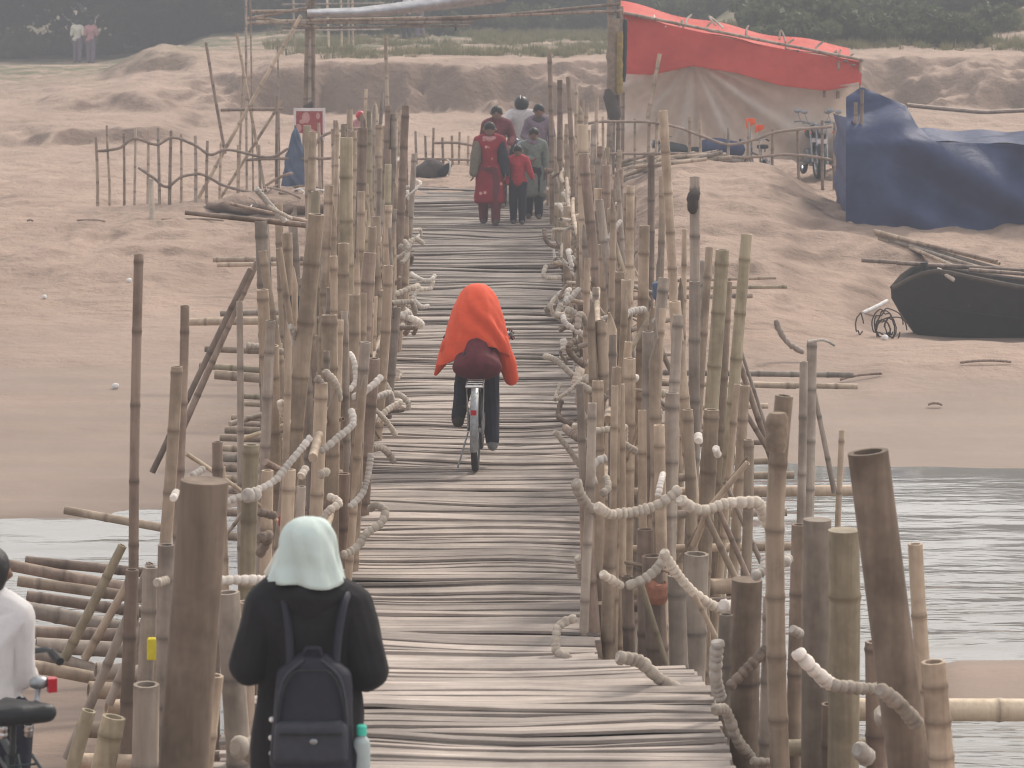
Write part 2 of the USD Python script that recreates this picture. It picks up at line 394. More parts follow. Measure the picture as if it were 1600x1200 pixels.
# river sand: dry and pale above, damp and brown by the water (on the right shelf in place of a reflection), thin dry grass on the high bank
mat("sand", {
    "g": ("geometry", {}), "s": ("separate_xyz", {}),
    "n": ("noise_texture", {"scale": 0.35, "detail": 8, "roughness": 0.68}), "r": ("rgb_ramp", {"ramp": [(0.3, (0.262, 0.186, 0.142)), (0.7, (0.400, 0.292, 0.230))]}),
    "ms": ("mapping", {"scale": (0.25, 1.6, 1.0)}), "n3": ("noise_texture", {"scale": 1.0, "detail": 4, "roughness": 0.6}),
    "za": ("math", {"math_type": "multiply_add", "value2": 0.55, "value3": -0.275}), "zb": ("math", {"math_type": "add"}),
    "wet": ("map_range", {"from_min": 0.05, "from_max": 0.42, "to_min": 0.62, "to_max": 0.0, "clamp": True}), "wm": ("mix", {"color2": (0.180, 0.140, 0.116)}),  # damp shore; also browns the added shelf that suggests a reflection
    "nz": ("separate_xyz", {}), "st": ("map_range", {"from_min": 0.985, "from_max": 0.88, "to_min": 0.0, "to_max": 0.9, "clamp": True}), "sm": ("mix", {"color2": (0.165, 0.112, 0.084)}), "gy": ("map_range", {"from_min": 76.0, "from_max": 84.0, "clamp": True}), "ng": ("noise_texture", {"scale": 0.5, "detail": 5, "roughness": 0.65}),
    "rg": ("rgb_ramp", {"ramp": [(0.40, (0, 0, 0)), (0.56, (1, 1, 1))]}), "gm": ("math", {"math_type": "multiply"}), "gc": ("mix", {"color2": (0.115, 0.115, 0.060)}),
    "b1": ("noise_texture", {"scale": 2.2, "detail": 6, "roughness": 0.62}), "ro": ("map_range", {"from_min": 0.0, "from_max": 0.62, "to_min": 0.92, "to_max": 0.72}), "bs": ("map_range", {"from_min": 0.0, "from_max": 0.55, "to_min": 1.0, "to_max": 0.10, "clamp": True}), "bp": ("bump", {"distance": 0.16}),
    "p": ("principled_bsdf", {"specular_ior_level": 0.3})},
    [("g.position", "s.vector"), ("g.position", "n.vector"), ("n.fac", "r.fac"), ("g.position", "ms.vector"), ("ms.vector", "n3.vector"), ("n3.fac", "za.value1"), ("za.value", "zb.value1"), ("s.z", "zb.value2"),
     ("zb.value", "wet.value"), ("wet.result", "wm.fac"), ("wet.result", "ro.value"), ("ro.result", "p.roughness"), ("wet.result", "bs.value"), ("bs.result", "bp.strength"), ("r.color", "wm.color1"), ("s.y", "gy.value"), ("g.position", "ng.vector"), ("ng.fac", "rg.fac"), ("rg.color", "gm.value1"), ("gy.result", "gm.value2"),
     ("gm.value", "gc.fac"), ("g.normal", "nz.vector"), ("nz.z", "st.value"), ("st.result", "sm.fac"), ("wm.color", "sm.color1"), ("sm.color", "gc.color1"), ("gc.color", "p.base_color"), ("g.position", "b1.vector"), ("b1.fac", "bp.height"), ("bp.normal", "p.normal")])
mat("water", {
    "g": ("geometry", {}), "m1": ("mapping", {"scale": (0.55, 2.6, 1.0)}), "n1": ("noise_texture", {"scale": 1.0, "detail": 4, "roughness": 0.55, "distortion": 0.4}),
    "m2": ("mapping", {"scale": (2.0, 7.0, 1.0)}), "n2": ("noise_texture", {"scale": 1.0, "detail": 2}), "ad": ("math", {"math_type": "multiply_add", "value2": 0.35}), "m3": ("mapping", {"scale": (0.16, 0.42, 1.0)}), "n3": ("noise_texture", {"scale": 1.0, "detail": 3}), "r3": ("rgb_ramp", {"ramp": [(0.38, (0.12, 0.12, 0.12)), (0.62, (1, 1, 1))]}), "h3": ("math", {"math_type": "multiply"}),
    "sx": ("separate_xyz", {}), "cy": ("map_range", {"from_min": 25.0, "from_max": 29.5, "to_min": 1.0, "to_max": 0.012, "clamp": True}), "hm": ("math", {"math_type": "multiply"}), "bp": ("bump", {"strength": 0.5, "distance": 0.08}),
    "p": ("principled_bsdf", {"base_color": (0.17, 0.16, 0.145), "roughness": 0.045, "ior": 1.33, "specular_ior_level": 0.8})},
    [("g.position", "m1.vector"), ("m1.vector", "n1.vector"), ("g.position", "m2.vector"), ("m2.vector", "n2.vector"), ("n2.fac", "ad.value1"), ("n1.fac", "ad.value3"), ("g.position", "sx.vector"), ("sx.y", "cy.value"), ("g.position", "m3.vector"), ("m3.vector", "n3.vector"), ("n3.fac", "r3.fac"), ("ad.value", "h3.value1"), ("r3.color", "h3.value2"), ("h3.value", "hm.value1"), ("cy.result", "hm.value2"), ("hm.value", "bp.height"), ("bp.normal", "p.normal")])


def leaf_mat(name, c, c2):
    mat(name, {"g": ("geometry", {}), "oi": ("object_info", {}), "a": ("math", {"math_type": "add"}), "fr": ("math", {"math_type": "fraction"}), "r": ("rgb_ramp", {"ramp": [(0.0, c), (1.0, c2)]}),
               "p": ("principled_bsdf", {"roughness": 0.65, "specular_ior_level": 0.2}), "t": ("translucent_bsdf", {}), "x": ("mix_closure", {"fac": 0.3})},
        [("g.random_per_island", "a.value1"), ("oi.random", "a.value2"), ("a.value", "fr.value1"), ("fr.value", "r.fac"), ("r.color", "p.base_color"), ("r.color", "t.color"), ("p.BSDF", "x.closure1"), ("t.BSDF", "x.closure2")], surface="x.closure")


leaf_mat("leaf_dark", (0.020, 0.028, 0.016), (0.044, 0.055, 0.028))
leaf_mat("leaf_mid", (0.045, 0.062, 0.024), (0.085, 0.105, 0.042))
leaf_mat("grass", (0.115, 0.120, 0.050), (0.22, 0.19, 0.10))

# ------------------------------------------------------------------ terrain: one sheet of sand, river bed, banks and hill
COLS = {  # right columns: low shore shelf added in place of the bank's reflection
    -900: [(-60, 1.7), (8, 1.5), (10, 1.3), (11.5, 1.12), (12.6, .95), (14.2, .55), (16, .28), (19, .12), (21, .0), (22, -.35), (25.5, -.35), (26.5, .02), (30, .1), (34.6, .16), (35.2, .24), (40, .36), (46, .95), (48, 1.0), (60, 1.05), (63, 1.1), (64.5, 1.45), (68, 1.6), (72, 1.62), (80, 1.9), (90, 1.9), (113, 1.28), (160, 2.2), (420, 4)],
    0:    [(-60, 1.7), (8, 1.5), (10, 1.3), (11.5, 1.12), (12.6, .95), (14.2, .55), (16, .28), (19, .12), (21, .0), (22, -.35), (25.5, -.35), (26.5, .02), (30, .1), (34.6, .16), (35.2, .24), (40, .36), (46, .95), (48, 1.0), (60, 1.05), (63, 1.1), (64.5, 1.45), (66, 1.56), (68, 1.6), (72, 1.65), (80, 1.9), (90, 1.9), (113, 1.28), (160, 2.2), (420, 4)],
    140:  [(-60, 1.7), (8, 1.5), (10, 1.3), (11.5, 1.12), (12.6, .95), (14.2, .55), (16, .28), (19, .12), (21, .0), (22, -.35), (25.5, -.35), (26.5, .02), (34.6, .16), (35.2, .24), (40, .36), (46, .97), (48, 1.02), (60, 1.05), (63, 1.12), (64.0, 1.5), (69.5, 1.58), (71.5, 1.95), (80, 2.02), (90, 1.9), (113, 1.28), (160, 2.3), (420, 4)],
    250:  [(-60, 1.7), (8, 1.5), (10, 1.3), (13, .6), (16, .25), (19, .05), (21, -.1), (22, -.35), (26, -.3), (27, .02), (35, .18), (40, .4), (46, 1.0), (60, 1.05), (63, 1.2), (64.0, 1.5), (69, 1.6), (71.5, 2.12), (77, 2.3), (79.5, 2.75), (83, 2.8), (88, 2.1), (113, 1.6), (160, 2.4), (420, 4)],
    340:  [(-60, 1.7), (8, 1.5), (10, 1.3), (13, .6), (16, .2), (19, .0), (21, -.2), (26, -.3), (27, .02), (35, .18), (42, .5), (46, 1.0), (60, 1.08), (68, 1.25), (71, 1.6), (73, 2.25), (79, 2.7), (84, 2.65), (90, 2.45), (130, 2.4), (420, 4)],
    460:  [(-60, 1.7), (8, 1.5), (10, 1.3), (13, .6), (16, .15), (19, -.1), (26, -.3), (27.5, .02), (35, .18), (42, .5), (46, .95), (49, 1.13), (62, 1.2), (68, 1.27), (71.2, 1.42), (72.2, 2.05), (73.6, 2.58), (78, 2.68), (130, 2.6), (420, 4)],
    930:  [(-60, 1.7), (8, 1.5), (10, 1.3), (13, .6), (15, .0), (17, -.3), (28, -.3), (30, .02), (35, .25), (42, .65), (46, 1.05), (49, 1.20), (51, 1.25), (62, 1.22), (68, 1.28), (71.2, 1.45), (72.2, 2.05), (73.6, 2.6), (78, 2.68), (130, 2.6), (420, 5)],
    1060: [(-60, 1.7), (8, 1.5), (10, 1.3), (13, .5), (15, -.1), (17, -.3), (30, -.3), (31.6, .02), (34, .2), (38, .55), (44, 1.27), (47, 1.6), (49, 1.66), (51.2, 1.52), (52.4, .92), (57, .95), (60, 1.2), (68, 1.3), (71.2, 1.5), (72.3, 2.1), (73.8, 2.62), (80, 2.75), (130, 3.2), (420, 7)],
    1180: [(-60, 1.7), (8, 1.5), (10, 1.3), (13, .5), (15, -.1), (17, -.3), (28.0, -.3), (28.9, -.01), (29.6, .02), (31.5, .045), (32.0, .07), (34, .2), (38, .55), (44, 1.25), (47.5, 1.64), (50, 1.62), (51.3, 1.50), (52.5, .82), (57, .9), (60, 1.2), (68, 1.35), (71.2, 1.55), (72.4, 2.15), (74, 2.66), (80, 2.85), (100, 3.9), (130, 6.5), (420, 12)],
    1300: [(-60, 1.7), (8, 1.5), (10, 1.2), (13, .4), (15, -.2), (17, -.3), (27.8, -.3), (28.7, -.01), (29.5, .02), (31.6, .045), (32.2, .07), (36, .3), (38, .42), (41, .65), (44, .98), (46, 1.12), (53, 1.12), (60, 1.2), (68, 1.4), (71, 1.6), (72.3, 2.2), (74, 2.7), (80, 2.9), (100, 4.0), (130, 6.5), (420, 12)],
    1400: [(-60, 1.7), (8, 1.5), (10, 1.2), (13, .3), (15, -.2), (17, -.3), (19, -.3), (20, -.05), (21, -.1), (22, -.3), (27.8, -.3), (28.7, -.01), (29.5, .02), (31.6, .045), (32.2, .07), (34.5, .3), (36, .36), (37.5, .2), (39, .16), (41, .45), (43.5, .92), (45, 1.05), (58, 1.2), (66, 1.35), (71, 1.62), (72.3, 2.2), (74, 2.72), (80, 2.95), (100, 4.1), (130, 6.5), (420, 12)],
    1500: [(-60, 1.7), (8, 1.5), (10, 1.2), (13, .3), (15, -.2), (17, -.3), (19, -.2), (19.5, .03), (20.4, .07), (21.0, .0), (21.6, -.3), (27.8, -.3), (28.7, -.01), (29.5, .02), (31.6, .045), (32.2, .07), (34.5, .32), (35.6, .40), (37, .16), (39, .14), (41.5, .5), (44, 1.0), (46, 1.06), (58, 1.2), (66, 1.35), (71, 1.62), (72.3, 2.2), (74, 2.72), (80, 2.95), (100, 4.1), (130, 6.5), (420, 12)],
    2500: [(-60, 1.7), (8, 1.5), (10, 1.2), (13, .3), (15, -.2), (17, -.3), (19, -.2), (19.5, .03), (20.6, .08), (21.1, .0), (21.8, -.3), (27.8, -.3), (28.7, -.01), (29.5, .02), (31.6, .045), (32.2, .07), (34.5, .32), (36, .42), (37, .2), (39, .16), (41.5, .5), (44, 1.0), (46, 1.06), (58, 1.2), (66, 1.35), (71, 1.62), (72.3, 2.2), (74, 2.72), (80, 2.95), (100, 4.1), (130, 6.5), (420, 12)],
}
CPX = np.array(sorted(COLS)); CU = (CPX - 800) / F


def ground(x, y, detail=True):
    x, y = np.broadcast_arrays(np.asarray(x, float), np.asarray(y, float))
    p = np.stack([x, y, 0 * x], -1)
    far = np.clip((y - 58) / 8, 0, 1)
    mid = np.clip((y - 24) / 6, 0, 1) * (1 - far)
    dd = y + far * ((meshkit.fbm(p * 0.42, 5, 3) - .5) * 6.0 + (meshkit.fbm(p * np.array([1.5, .5, 1]), 3, 4) - .5) * 2.2) + mid * ((meshkit.fbm(p * 0.35, 3, 5) - .5) * 1.6)
    u = x / np.maximum(y, 12.0) + (meshkit.fbm(p * 0.15, 2, 9) - .5) * 0.008
    Z = np.stack([np.interp(dd, *np.array(COLS[c]).T) for c in CPX], 0)
    i = np.clip(np.searchsorted(CU, u) - 1, 0, len(CU) - 2)
    t = np.clip((u - CU[i]) / (CU[i + 1] - CU[i]), 0, 1)
    t = t * t * (3 - 2 * t)
    z = np.take_along_axis(Z, i[None], 0)[0] * (1 - t) + np.take_along_axis(Z, (i + 1)[None], 0)[0] * t
    if detail:
        dry = np.clip((z - 0.25) / 0.5, 0, 1)
        z = z + dry * ((meshkit.fbm(p * 1.1, 4, 21) - .5) * 0.16 + (meshkit.fbm(p * np.array([3.0, 2.2, 1]), 3, 22) - .5) * (0.10 + 0.09 * np.clip((y - 30) / 4, 0, 1) * np.clip((60 - y) / 6, 0, 1))) + (meshkit.fbm(p * np.array([0.3, 1.5, 1]), 3, 23) - .5) * 0.05
    return z


def axis(lo, hi, a, b, fine, n_lo, n_hi):
    left = a - np.geomspace(fine, a - lo, n_lo)[::-1]
    right = b + np.geomspace(fine, hi - b, n_hi)
    return np.r_[left, np.arange(a, b, fine), right]


xs = axis(-420, 420, -13, 13, 0.14, 40, 40)
ys = np.r_[np.linspace(-60, 6, 20), np.arange(7, 60, 0.15), np.arange(60, 84, 0.2), 84 + np.geomspace(0.3, 360, 60)]
gx, gy = np.meshgrid(xs, ys)
gz = ground(gx, gy)
idx = np.arange(gx.size).reshape(gx.shape)
q = np.stack([idx[:-1, :-1], idx[:-1, 1:], idx[1:, 1:], idx[1:, :-1]], -1).reshape(-1, 4)
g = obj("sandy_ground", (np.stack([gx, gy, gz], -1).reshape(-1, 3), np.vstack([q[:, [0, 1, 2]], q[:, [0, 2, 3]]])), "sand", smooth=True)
tag(g, "pale sandy river bed and banks around the bridge", "ground", kind="structure")
w = obj("river_water", (np.array([[-420, -40, 0], [420, -40, 0], [420, 60, 0], [-420, 60, 0.0]]), np.array([[0, 1, 2], [0, 2, 3]])), "water")
tag(w, "shallow pale river water reflecting the white sky", "water", kind="structure")
tag(sky, "bright overcast sky", "sky", kind="structure")


def gz1(x, y):
    i = min(max(int(np.searchsorted(ys, y)) - 1, 0), len(ys) - 2); j = min(max(int(np.searchsorted(xs, x)) - 1, 0), len(xs) - 2)
    a, b = (y - ys[i]) / (ys[i + 1] - ys[i]), (x - xs[j]) / (xs[j + 1] - xs[j])
    return float((gz[i, j] * (1 - b) + gz[i, j + 1] * b) * (1 - a) + (gz[i + 1, j] * (1 - b) + gz[i + 1, j + 1] * b) * a)


# ------------------------------------------------------------------ bridge
DZ = np.array([(6, 1.5), (10.5, 1.40), (12.6, 1.31), (15.5, 1.20), (17, 1.14), (22.7, 1.05), (33, 1.05), (44, 1.10), (50.5, 1.20)])
EL = np.array([(6, -1.35), (13, -1.28), (15.5, -1.15), (17, -1.06), (18.8, -1.06), (22.7, -1.08), (27.5, -1.10), (32.5, -1.17), (39.5, -1.48), (44, -1.63), (50.5, -1.78)])
ER = np.array([(6, 1.05), (15.2, 1.03), (15.75, .98), (15.9, .46), (18.8, .48), (22.7, .55), (27.5, .64), (32.5, .60), (39.5, .62), (44, .60), (50.5, .55)])


def deck_z(y): return float(np.interp(y, *DZ.T))
def edge_l(y): return float(np.interp(y, *EL.T))
def edge_r(y): return float(np.interp(y, *ER.T))


bridge = thing("bamboo_bridge", "long footbridge decked with grey split bamboo laid crosswise", "bridge")
dr = np.random.default_rng(3)
ycur, slats = 8.5, []
while ycur < 50.4:
    wdt = float(np.clip(dr.normal(0.072, 0.026), 0.035, 0.15))
    slats.append((ycur, wdt)); ycur += wdt * (dr.uniform(0.84, 1.0) if dr.random() < .94 else dr.uniform(1.03, 1.16))


def slat_mesh(y, wdt, xa, xb, dz, tilt, yaw, ns=8):
    x = np.linspace(xa, xb, ns)
    yy = y + yaw * (x - (xa + xb) / 2) + (meshkit.fbm(np.stack([x * 0.9, 0 * x + y * 7, 0 * x], -1), 2, 31) - .5) * 0.075
    zz = np.interp(y, *DZ.T) + dz + (meshkit.fbm(np.stack([x * 0.6 + 3, 0 * x + y * 0.9, 0 * x], -1), 2, 32) - .5) * 0.10 + (meshkit.fbm(np.stack([x * 0.9, 0 * x + y * 5, 0 * x], -1), 2, 33) - .5) * 0.040
    a = np.array([(-.5, -.9), (-.5, -.12), (-.40, .0), (.44, .0), (.5, -.15), (.5, -.9)])
    hgt = 0.020
    v = np.stack([np.stack([x, yy + p[0] * wdt, zz + p[1] * hgt + p[0] * wdt * tilt], -1) for p in a], 1)
    n = len(a)
    idx = np.arange(ns * n).reshape(ns, n)
    j = np.arange(n); j2 = (j + 1) % n
    qd = np.stack([idx[:-1][:, j], idx[1:][:, j], idx[1:][:, j2], idx[:-1][:, j2]], -1).reshape(-1, 4)
    f = np.vstack([qd[:, [0, 2, 1]], qd[:, [0, 3, 2]]])
    caps = np.array([[0, i, i + 1] for i in range(1, n - 1)])
    return v.reshape(-1, 3), np.vstack([f, caps, caps[:, ::-1] + (ns - 1) * n])


rest, made = [], 0
for (y, wdt) in slats:
    raised = dr.random() < 0.13
    dz = float(dr.normal(0, 0.0055)) + (0.022 if raised else 0.0)
    ms = slat_mesh(y, wdt, edge_l(y) - dr.uniform(0.02, 0.22), edge_r(y) + (dr.uniform(-0.02, 0.05) if y > 16.5 else dr.uniform(-.01, .015)), dz, float(dr.normal(0.0, 0.09)), float(dr.normal(0, 0.026)))
    if y > 13.0 and made < 300:
        obj("slat", ms, "slat", bridge); made += 1
    else:
        rest.append(ms)
tag(obj("far_slats", cat_meshes(rest), "slat", bridge), kind="stuff")
um = []  # added layer below the slats that keeps the gaps between them dark
for k in range(330):
    y = 8.5 + k * 42 / 330
    um.append(box(edge_l(y) - 0.05, edge_r(y) + 0.02, y - 0.056, y + 0.056, deck_z(y) - 0.100 - 0.012 * (k % 3), deck_z(y) - 0.050))
tag(obj("under_layer", cat_meshes(um), "gap_shade", bridge), kind="stuff")
for fx in (0.12, 0.5, 0.88):
    pts = [(edge_l(y) * (1 - fx) + edge_r(y) * fx, y, deck_z(y) - 0.19) for y in np.linspace(8.5, 50.3, 24)]
    obj("bearer", tube(pts, 0.07, 8), "bamboo_brown", bridge, smooth=40)

KINDS = ["bamboo_tan"] * 7 + ["bamboo_grey"] * 2 + ["bamboo_brown"] * 3 + ["bamboo_green"] * 1


def cross(x0, y0, x1, y1, d0, d1, wpx, mt=None):
    """A cross pole of the bridge, its free end first."""
    a, b = P(x0, y0, d0), P(x1, y1, d1)
    r = wpx * (d0 + d1) / 2 / F / 2
    ms, rg = bamboo(b, a, r * 1.05, r, gap=0.40, bend=0.006)
    return obj("cross_pole", ms, mt or R.choice(KINDS), bridge, smooth=True, ring=rg)


def dz_at(py, z=0.92):          # how far away a point at height z is when it shows on row py
    return (CH - z) * F / (py - YH)


# outrigger poles whose ends stick out on the left, far to near
for (x0, y0, x1, y1, w_) in [(333, 406, 640, 402, 8), (340, 414, 640, 408, 7), (288, 332, 420, 338, 6), (290, 503, 640, 498, 12), (345, 490, 500, 486, 9), (320, 545, 600, 556, 10), (312, 571, 560, 590, 10), (336, 585, 560, 604, 15),
                             (376, 619, 560, 628, 8), (382, 631, 560, 638, 8), (362, 652, 540, 658, 9), (373, 662, 540, 668, 8), (352, 672, 540, 676, 11), (343, 684, 540, 690, 11), (338, 700, 540, 706, 10), (346, 715, 540, 722, 13),
                             (350, 731, 520, 738, 12), (352, 748, 520, 756, 11), (356, 765, 500, 772, 13), (340, 800, 500, 806, 12), (330, 836, 480, 846, 13),
                             (100, 797, 330, 838, 13), (40, 876, 330, 905, 15), (10, 882, 330, 945, 18), (26, 908, 330, 948, 17), (40, 931, 330, 972, 17), (12, 946, 330, 1012, 24), (52, 988, 300, 996, 20), (56, 1008, 300, 1022, 24),
                             (28, 1012, 330, 1108, 24), (46, 1040, 280, 1086, 20), (150, 1048, 330, 1056, 26), (138, 1078, 330, 1086, 27), (165, 1105, 330, 1112, 26), (120, 1140, 330, 1150, 24), (120, 1190, 330, 1196, 26)]:
    d0 = dz_at(y0, 0.90 if y0 < 850 else 0.86)
    cross(x0, y0, x1, y1, d0, d0 + (0.25 if y0 > 850 else -0.1), w_)
# and on the right
for (x0, y0, x1, y1, w_) in [(1172, 318, 860, 326, 6), (1165, 372, 880, 380, 8), (1150, 376, 870, 388, 6), (1213, 434, 880, 444, 5), (1230, 448, 890, 452, 6), (1176, 462, 890, 466, 8), (1332, 586, 900, 580, 9), (1338, 604, 900, 596, 9), (1244, 603, 900, 592, 10),
                             (1200, 634, 905, 640, 9), (1166, 666, 905, 664, 10), (1160, 678, 905, 682, 11), (1205, 690, 905, 700, 9), (1200, 720, 905, 728, 11), (1336, 766, 905, 772, 17), (1240, 742, 905, 750, 12), (1230, 800, 905, 806, 13),
                             (1355, 852, 905, 860, 13), (1150, 915, 905, 925, 24), (1170, 940, 905, 950, 18), (1760, 1110, 1020, 1106, 35), (1400, 1165, 1040, 1172, 26), (1330, 1130, 1040, 1136, 22)]:
    d0 = dz_at(y0, 0.92)
    cross(x0, y0, x1, y1, d0, d0, w_, "bamboo_pale" if x0 > 1700 else None)
# braces that run from the rails down to the outrigger ends
for (x0, y0, x1, y1, d, w_) in [(402, 408, 286, 668, 24.5, 11), (392, 420, 238, 738, 23.5, 10), (192, 852, 100, 1030, 17.6, 16), (236, 880, 104, 1185, 16.4, 16), (212, 890, 132, 1030, 17.2, 14), (255, 905, 170, 1100, 16.2, 15),
                                (1148, 545, 1206, 720, 22.4, 10), (1158, 548, 1216, 726, 22.8, 6), (1142, 606, 1212, 722, 21.0, 9), (1268, 590, 1304, 770, 22.0, 9), (1100, 800, 1150, 905, 17.0, 11), (1120, 790, 1168, 900, 17.4, 9), (1132, 752, 1190, 880, 18.6, 8),
                                (1000, 905, 1042, 1040, 16.7, 9), (1085, 930, 1128, 1015, 15.6, 9)]:
    a, b = P(x0, y0, d), P(x1, y1, d)
    r = w_ * d / F / 2
    ms, rg = bamboo(b, a, r, r * .9, bend=0.004)
    obj("brace", ms, R.choice(KINDS[5:]), bridge, smooth=True, ring=rg)
# legs under the deck, standing in the river bed
for y in np.arange(13.5, 49, 2.4):
    for sx in (edge_l(y) - 0.15, (edge_l(y) + edge_r(y)) / 2, edge_r(y) + 0.15):
        x = sx + R.uniform(-.1, .1)
        ms, rg = bamboo((x, y, gz1(x, y) - .4), (x + R.uniform(-.05, .05), y, deck_z(y) - 0.12), .06, .055, bend=.004, hollow=False)
        obj("leg", ms, R.choice(KINDS), bridge, smooth=True, ring=rg)

# ------------------------------------------------------------------ rails
rail_l = thing("bamboo_railing", "dense railing of upright bamboo poles and knotted rope along the left edge of the bridge", "railing")
rail_r = thing("bamboo_railing", "dense railing of upright bamboo poles and knotted rope along the right edge of the bridge", "railing")


def post(par, xt, yt, xb, yb, d, w_, mt=None, name="post", mid=None, **kw):
    """An upright whose top shows at (xt, yt) and which passes (xb, yb); it goes on down to the river bed."""
    a, b = P(xt, yt, d), P(xb, yb, d)
    dirn = (b - a) / np.linalg.norm(b - a)
    z0 = min(gz1(b[0], d), deck_z(d)) - 0.25
    foot = a + dirn * max((a[2] - z0) / max(-dirn[2], 0.2), 0.5)
    r = w_ * d / F / 2
    m_ = None if mid is None else P(mid[0], mid[1], d)
    ms, rg = bamboo(foot, a, r * 1.06, r * 0.94, mid=m_, **kw)
    return obj(name, ms, mt or R.choice(KINDS), par, smooth=True, ring=rg)


LEFT = [  # xt, yt, xb, yb, metres away, width, material
    (634, 165, 616, 560, 30, 13, "bamboo_brown"), (548, 215, 540, 640, 24, 22, "bamboo_green"), (566, 200, 560, 560, 27, 16, "bamboo_brown"), (512, 290, 506, 560, 24, 15, None), (494, 335, 450, 760, 18.6, 28, "bamboo_tan"),
    (486, 345, 478, 620, 21, 20, "bamboo_tan"), (402, 345, 414, 560, 21.5, 22, "bamboo_grey"), (418, 392, 446, 600, 20.6, 14, "bamboo_tan"), (436, 388, 456, 520, 21.2, 11, "bamboo_tan"), (408, 452, 426, 740, 19.4, 20, "bamboo_tan"),
    (423, 500, 412, 760, 18.4, 17, "bamboo_grey"), (520, 492, 512, 800, 19.4, 27, "bamboo_tan"), (530, 500, 516, 800, 19.8, 20, "bamboo_tan"), (502, 598, 486, 880, 18.0, 22, "bamboo_tan"), (542, 380, 526, 860, 20, 19, "bamboo_tan"),
    (576, 395, 564, 720, 22.3, 22, "bamboo_brown"), (562, 640, 548, 880, 18.7, 20, "bamboo_tan"), (536, 740, 530, 880, 18.8, 24, "bamboo_brown"), (600, 415, 594, 640, 24.4, 16, "bamboo_tan"), (622, 480, 604, 650, 25.4, 13, "bamboo_grey"),
    (394, 695, 389, 940, 15.6, 27, "bamboo_green"), (418, 735, 412, 960, 16, 20, "bamboo_tan"), (452, 735, 446, 860, 16.6, 22, "bamboo_tan"), (471, 760, 468, 900, 17.2, 16, "bamboo_grey"),
    (478, 196, 478, 400, 30, 13, "bamboo_tan"), (488, 205, 485, 420, 29.4, 13, "bamboo_tan"), (552, 205, 552, 420, 33, 12, "bamboo_tan"), (575, 212, 573, 430, 33, 12, "bamboo_green"), (590, 195, 589, 420, 34, 12, "bamboo_tan"),
    (606, 165, 604, 400, 36, 10, "bamboo_brown"), (617, 178, 614, 400, 36, 11, "bamboo_grey"), (603, 55, 607, 300, 46, 6, "bamboo_pale"), (632, 210, 634, 330, 45, 9, "log_dark"), (646, 240, 638, 420, 38, 9, "bamboo_grey"),
    (585, 560, 574, 760, 20.5, 22, "bamboo_brown"), (460, 512, 452, 720, 19, 18, "bamboo_tan"), (217, 397, 214, 900, 17.2, 16, "bamboo_brown"), (278, 477, 283, 760, 17.0, 15, "bamboo_brown"), (269, 574, 258, 900, 16.2, 20, "bamboo_tan"),
    (333, 690, 336, 860, 15.2, 18, "bamboo_brown"), (349, 730, 350, 860, 15.6, 13, "bamboo_tan"), (232, 885, 226, 1100, 15.4, 26, "bamboo_grey"), (262, 850, 256, 1100, 14.6, 28, "bamboo_grey"), (206, 890, 200, 1100, 15.8, 22, "bamboo_brown"),
    (358, 925, 372, 1180, 13.6, 40, "log_grey"), (385, 940, 384, 1180, 14.2, 30, "bamboo_brown"), (332, 1055, 318, 1240, 12.4, 34, "bamboo_tan"), (228, 1068, 226, 1240, 13.4, 44, "log_grey"), (140, 1110, 104, 1240, 14.4, 24, "bamboo_green"), (178, 1120, 150, 1260, 14.6, 40, "bamboo_green"),
]
for (a, b, c, d_, e, w_, mt) in LEFT:
    post(rail_l, a, b, c, d_, e, w_, mt)
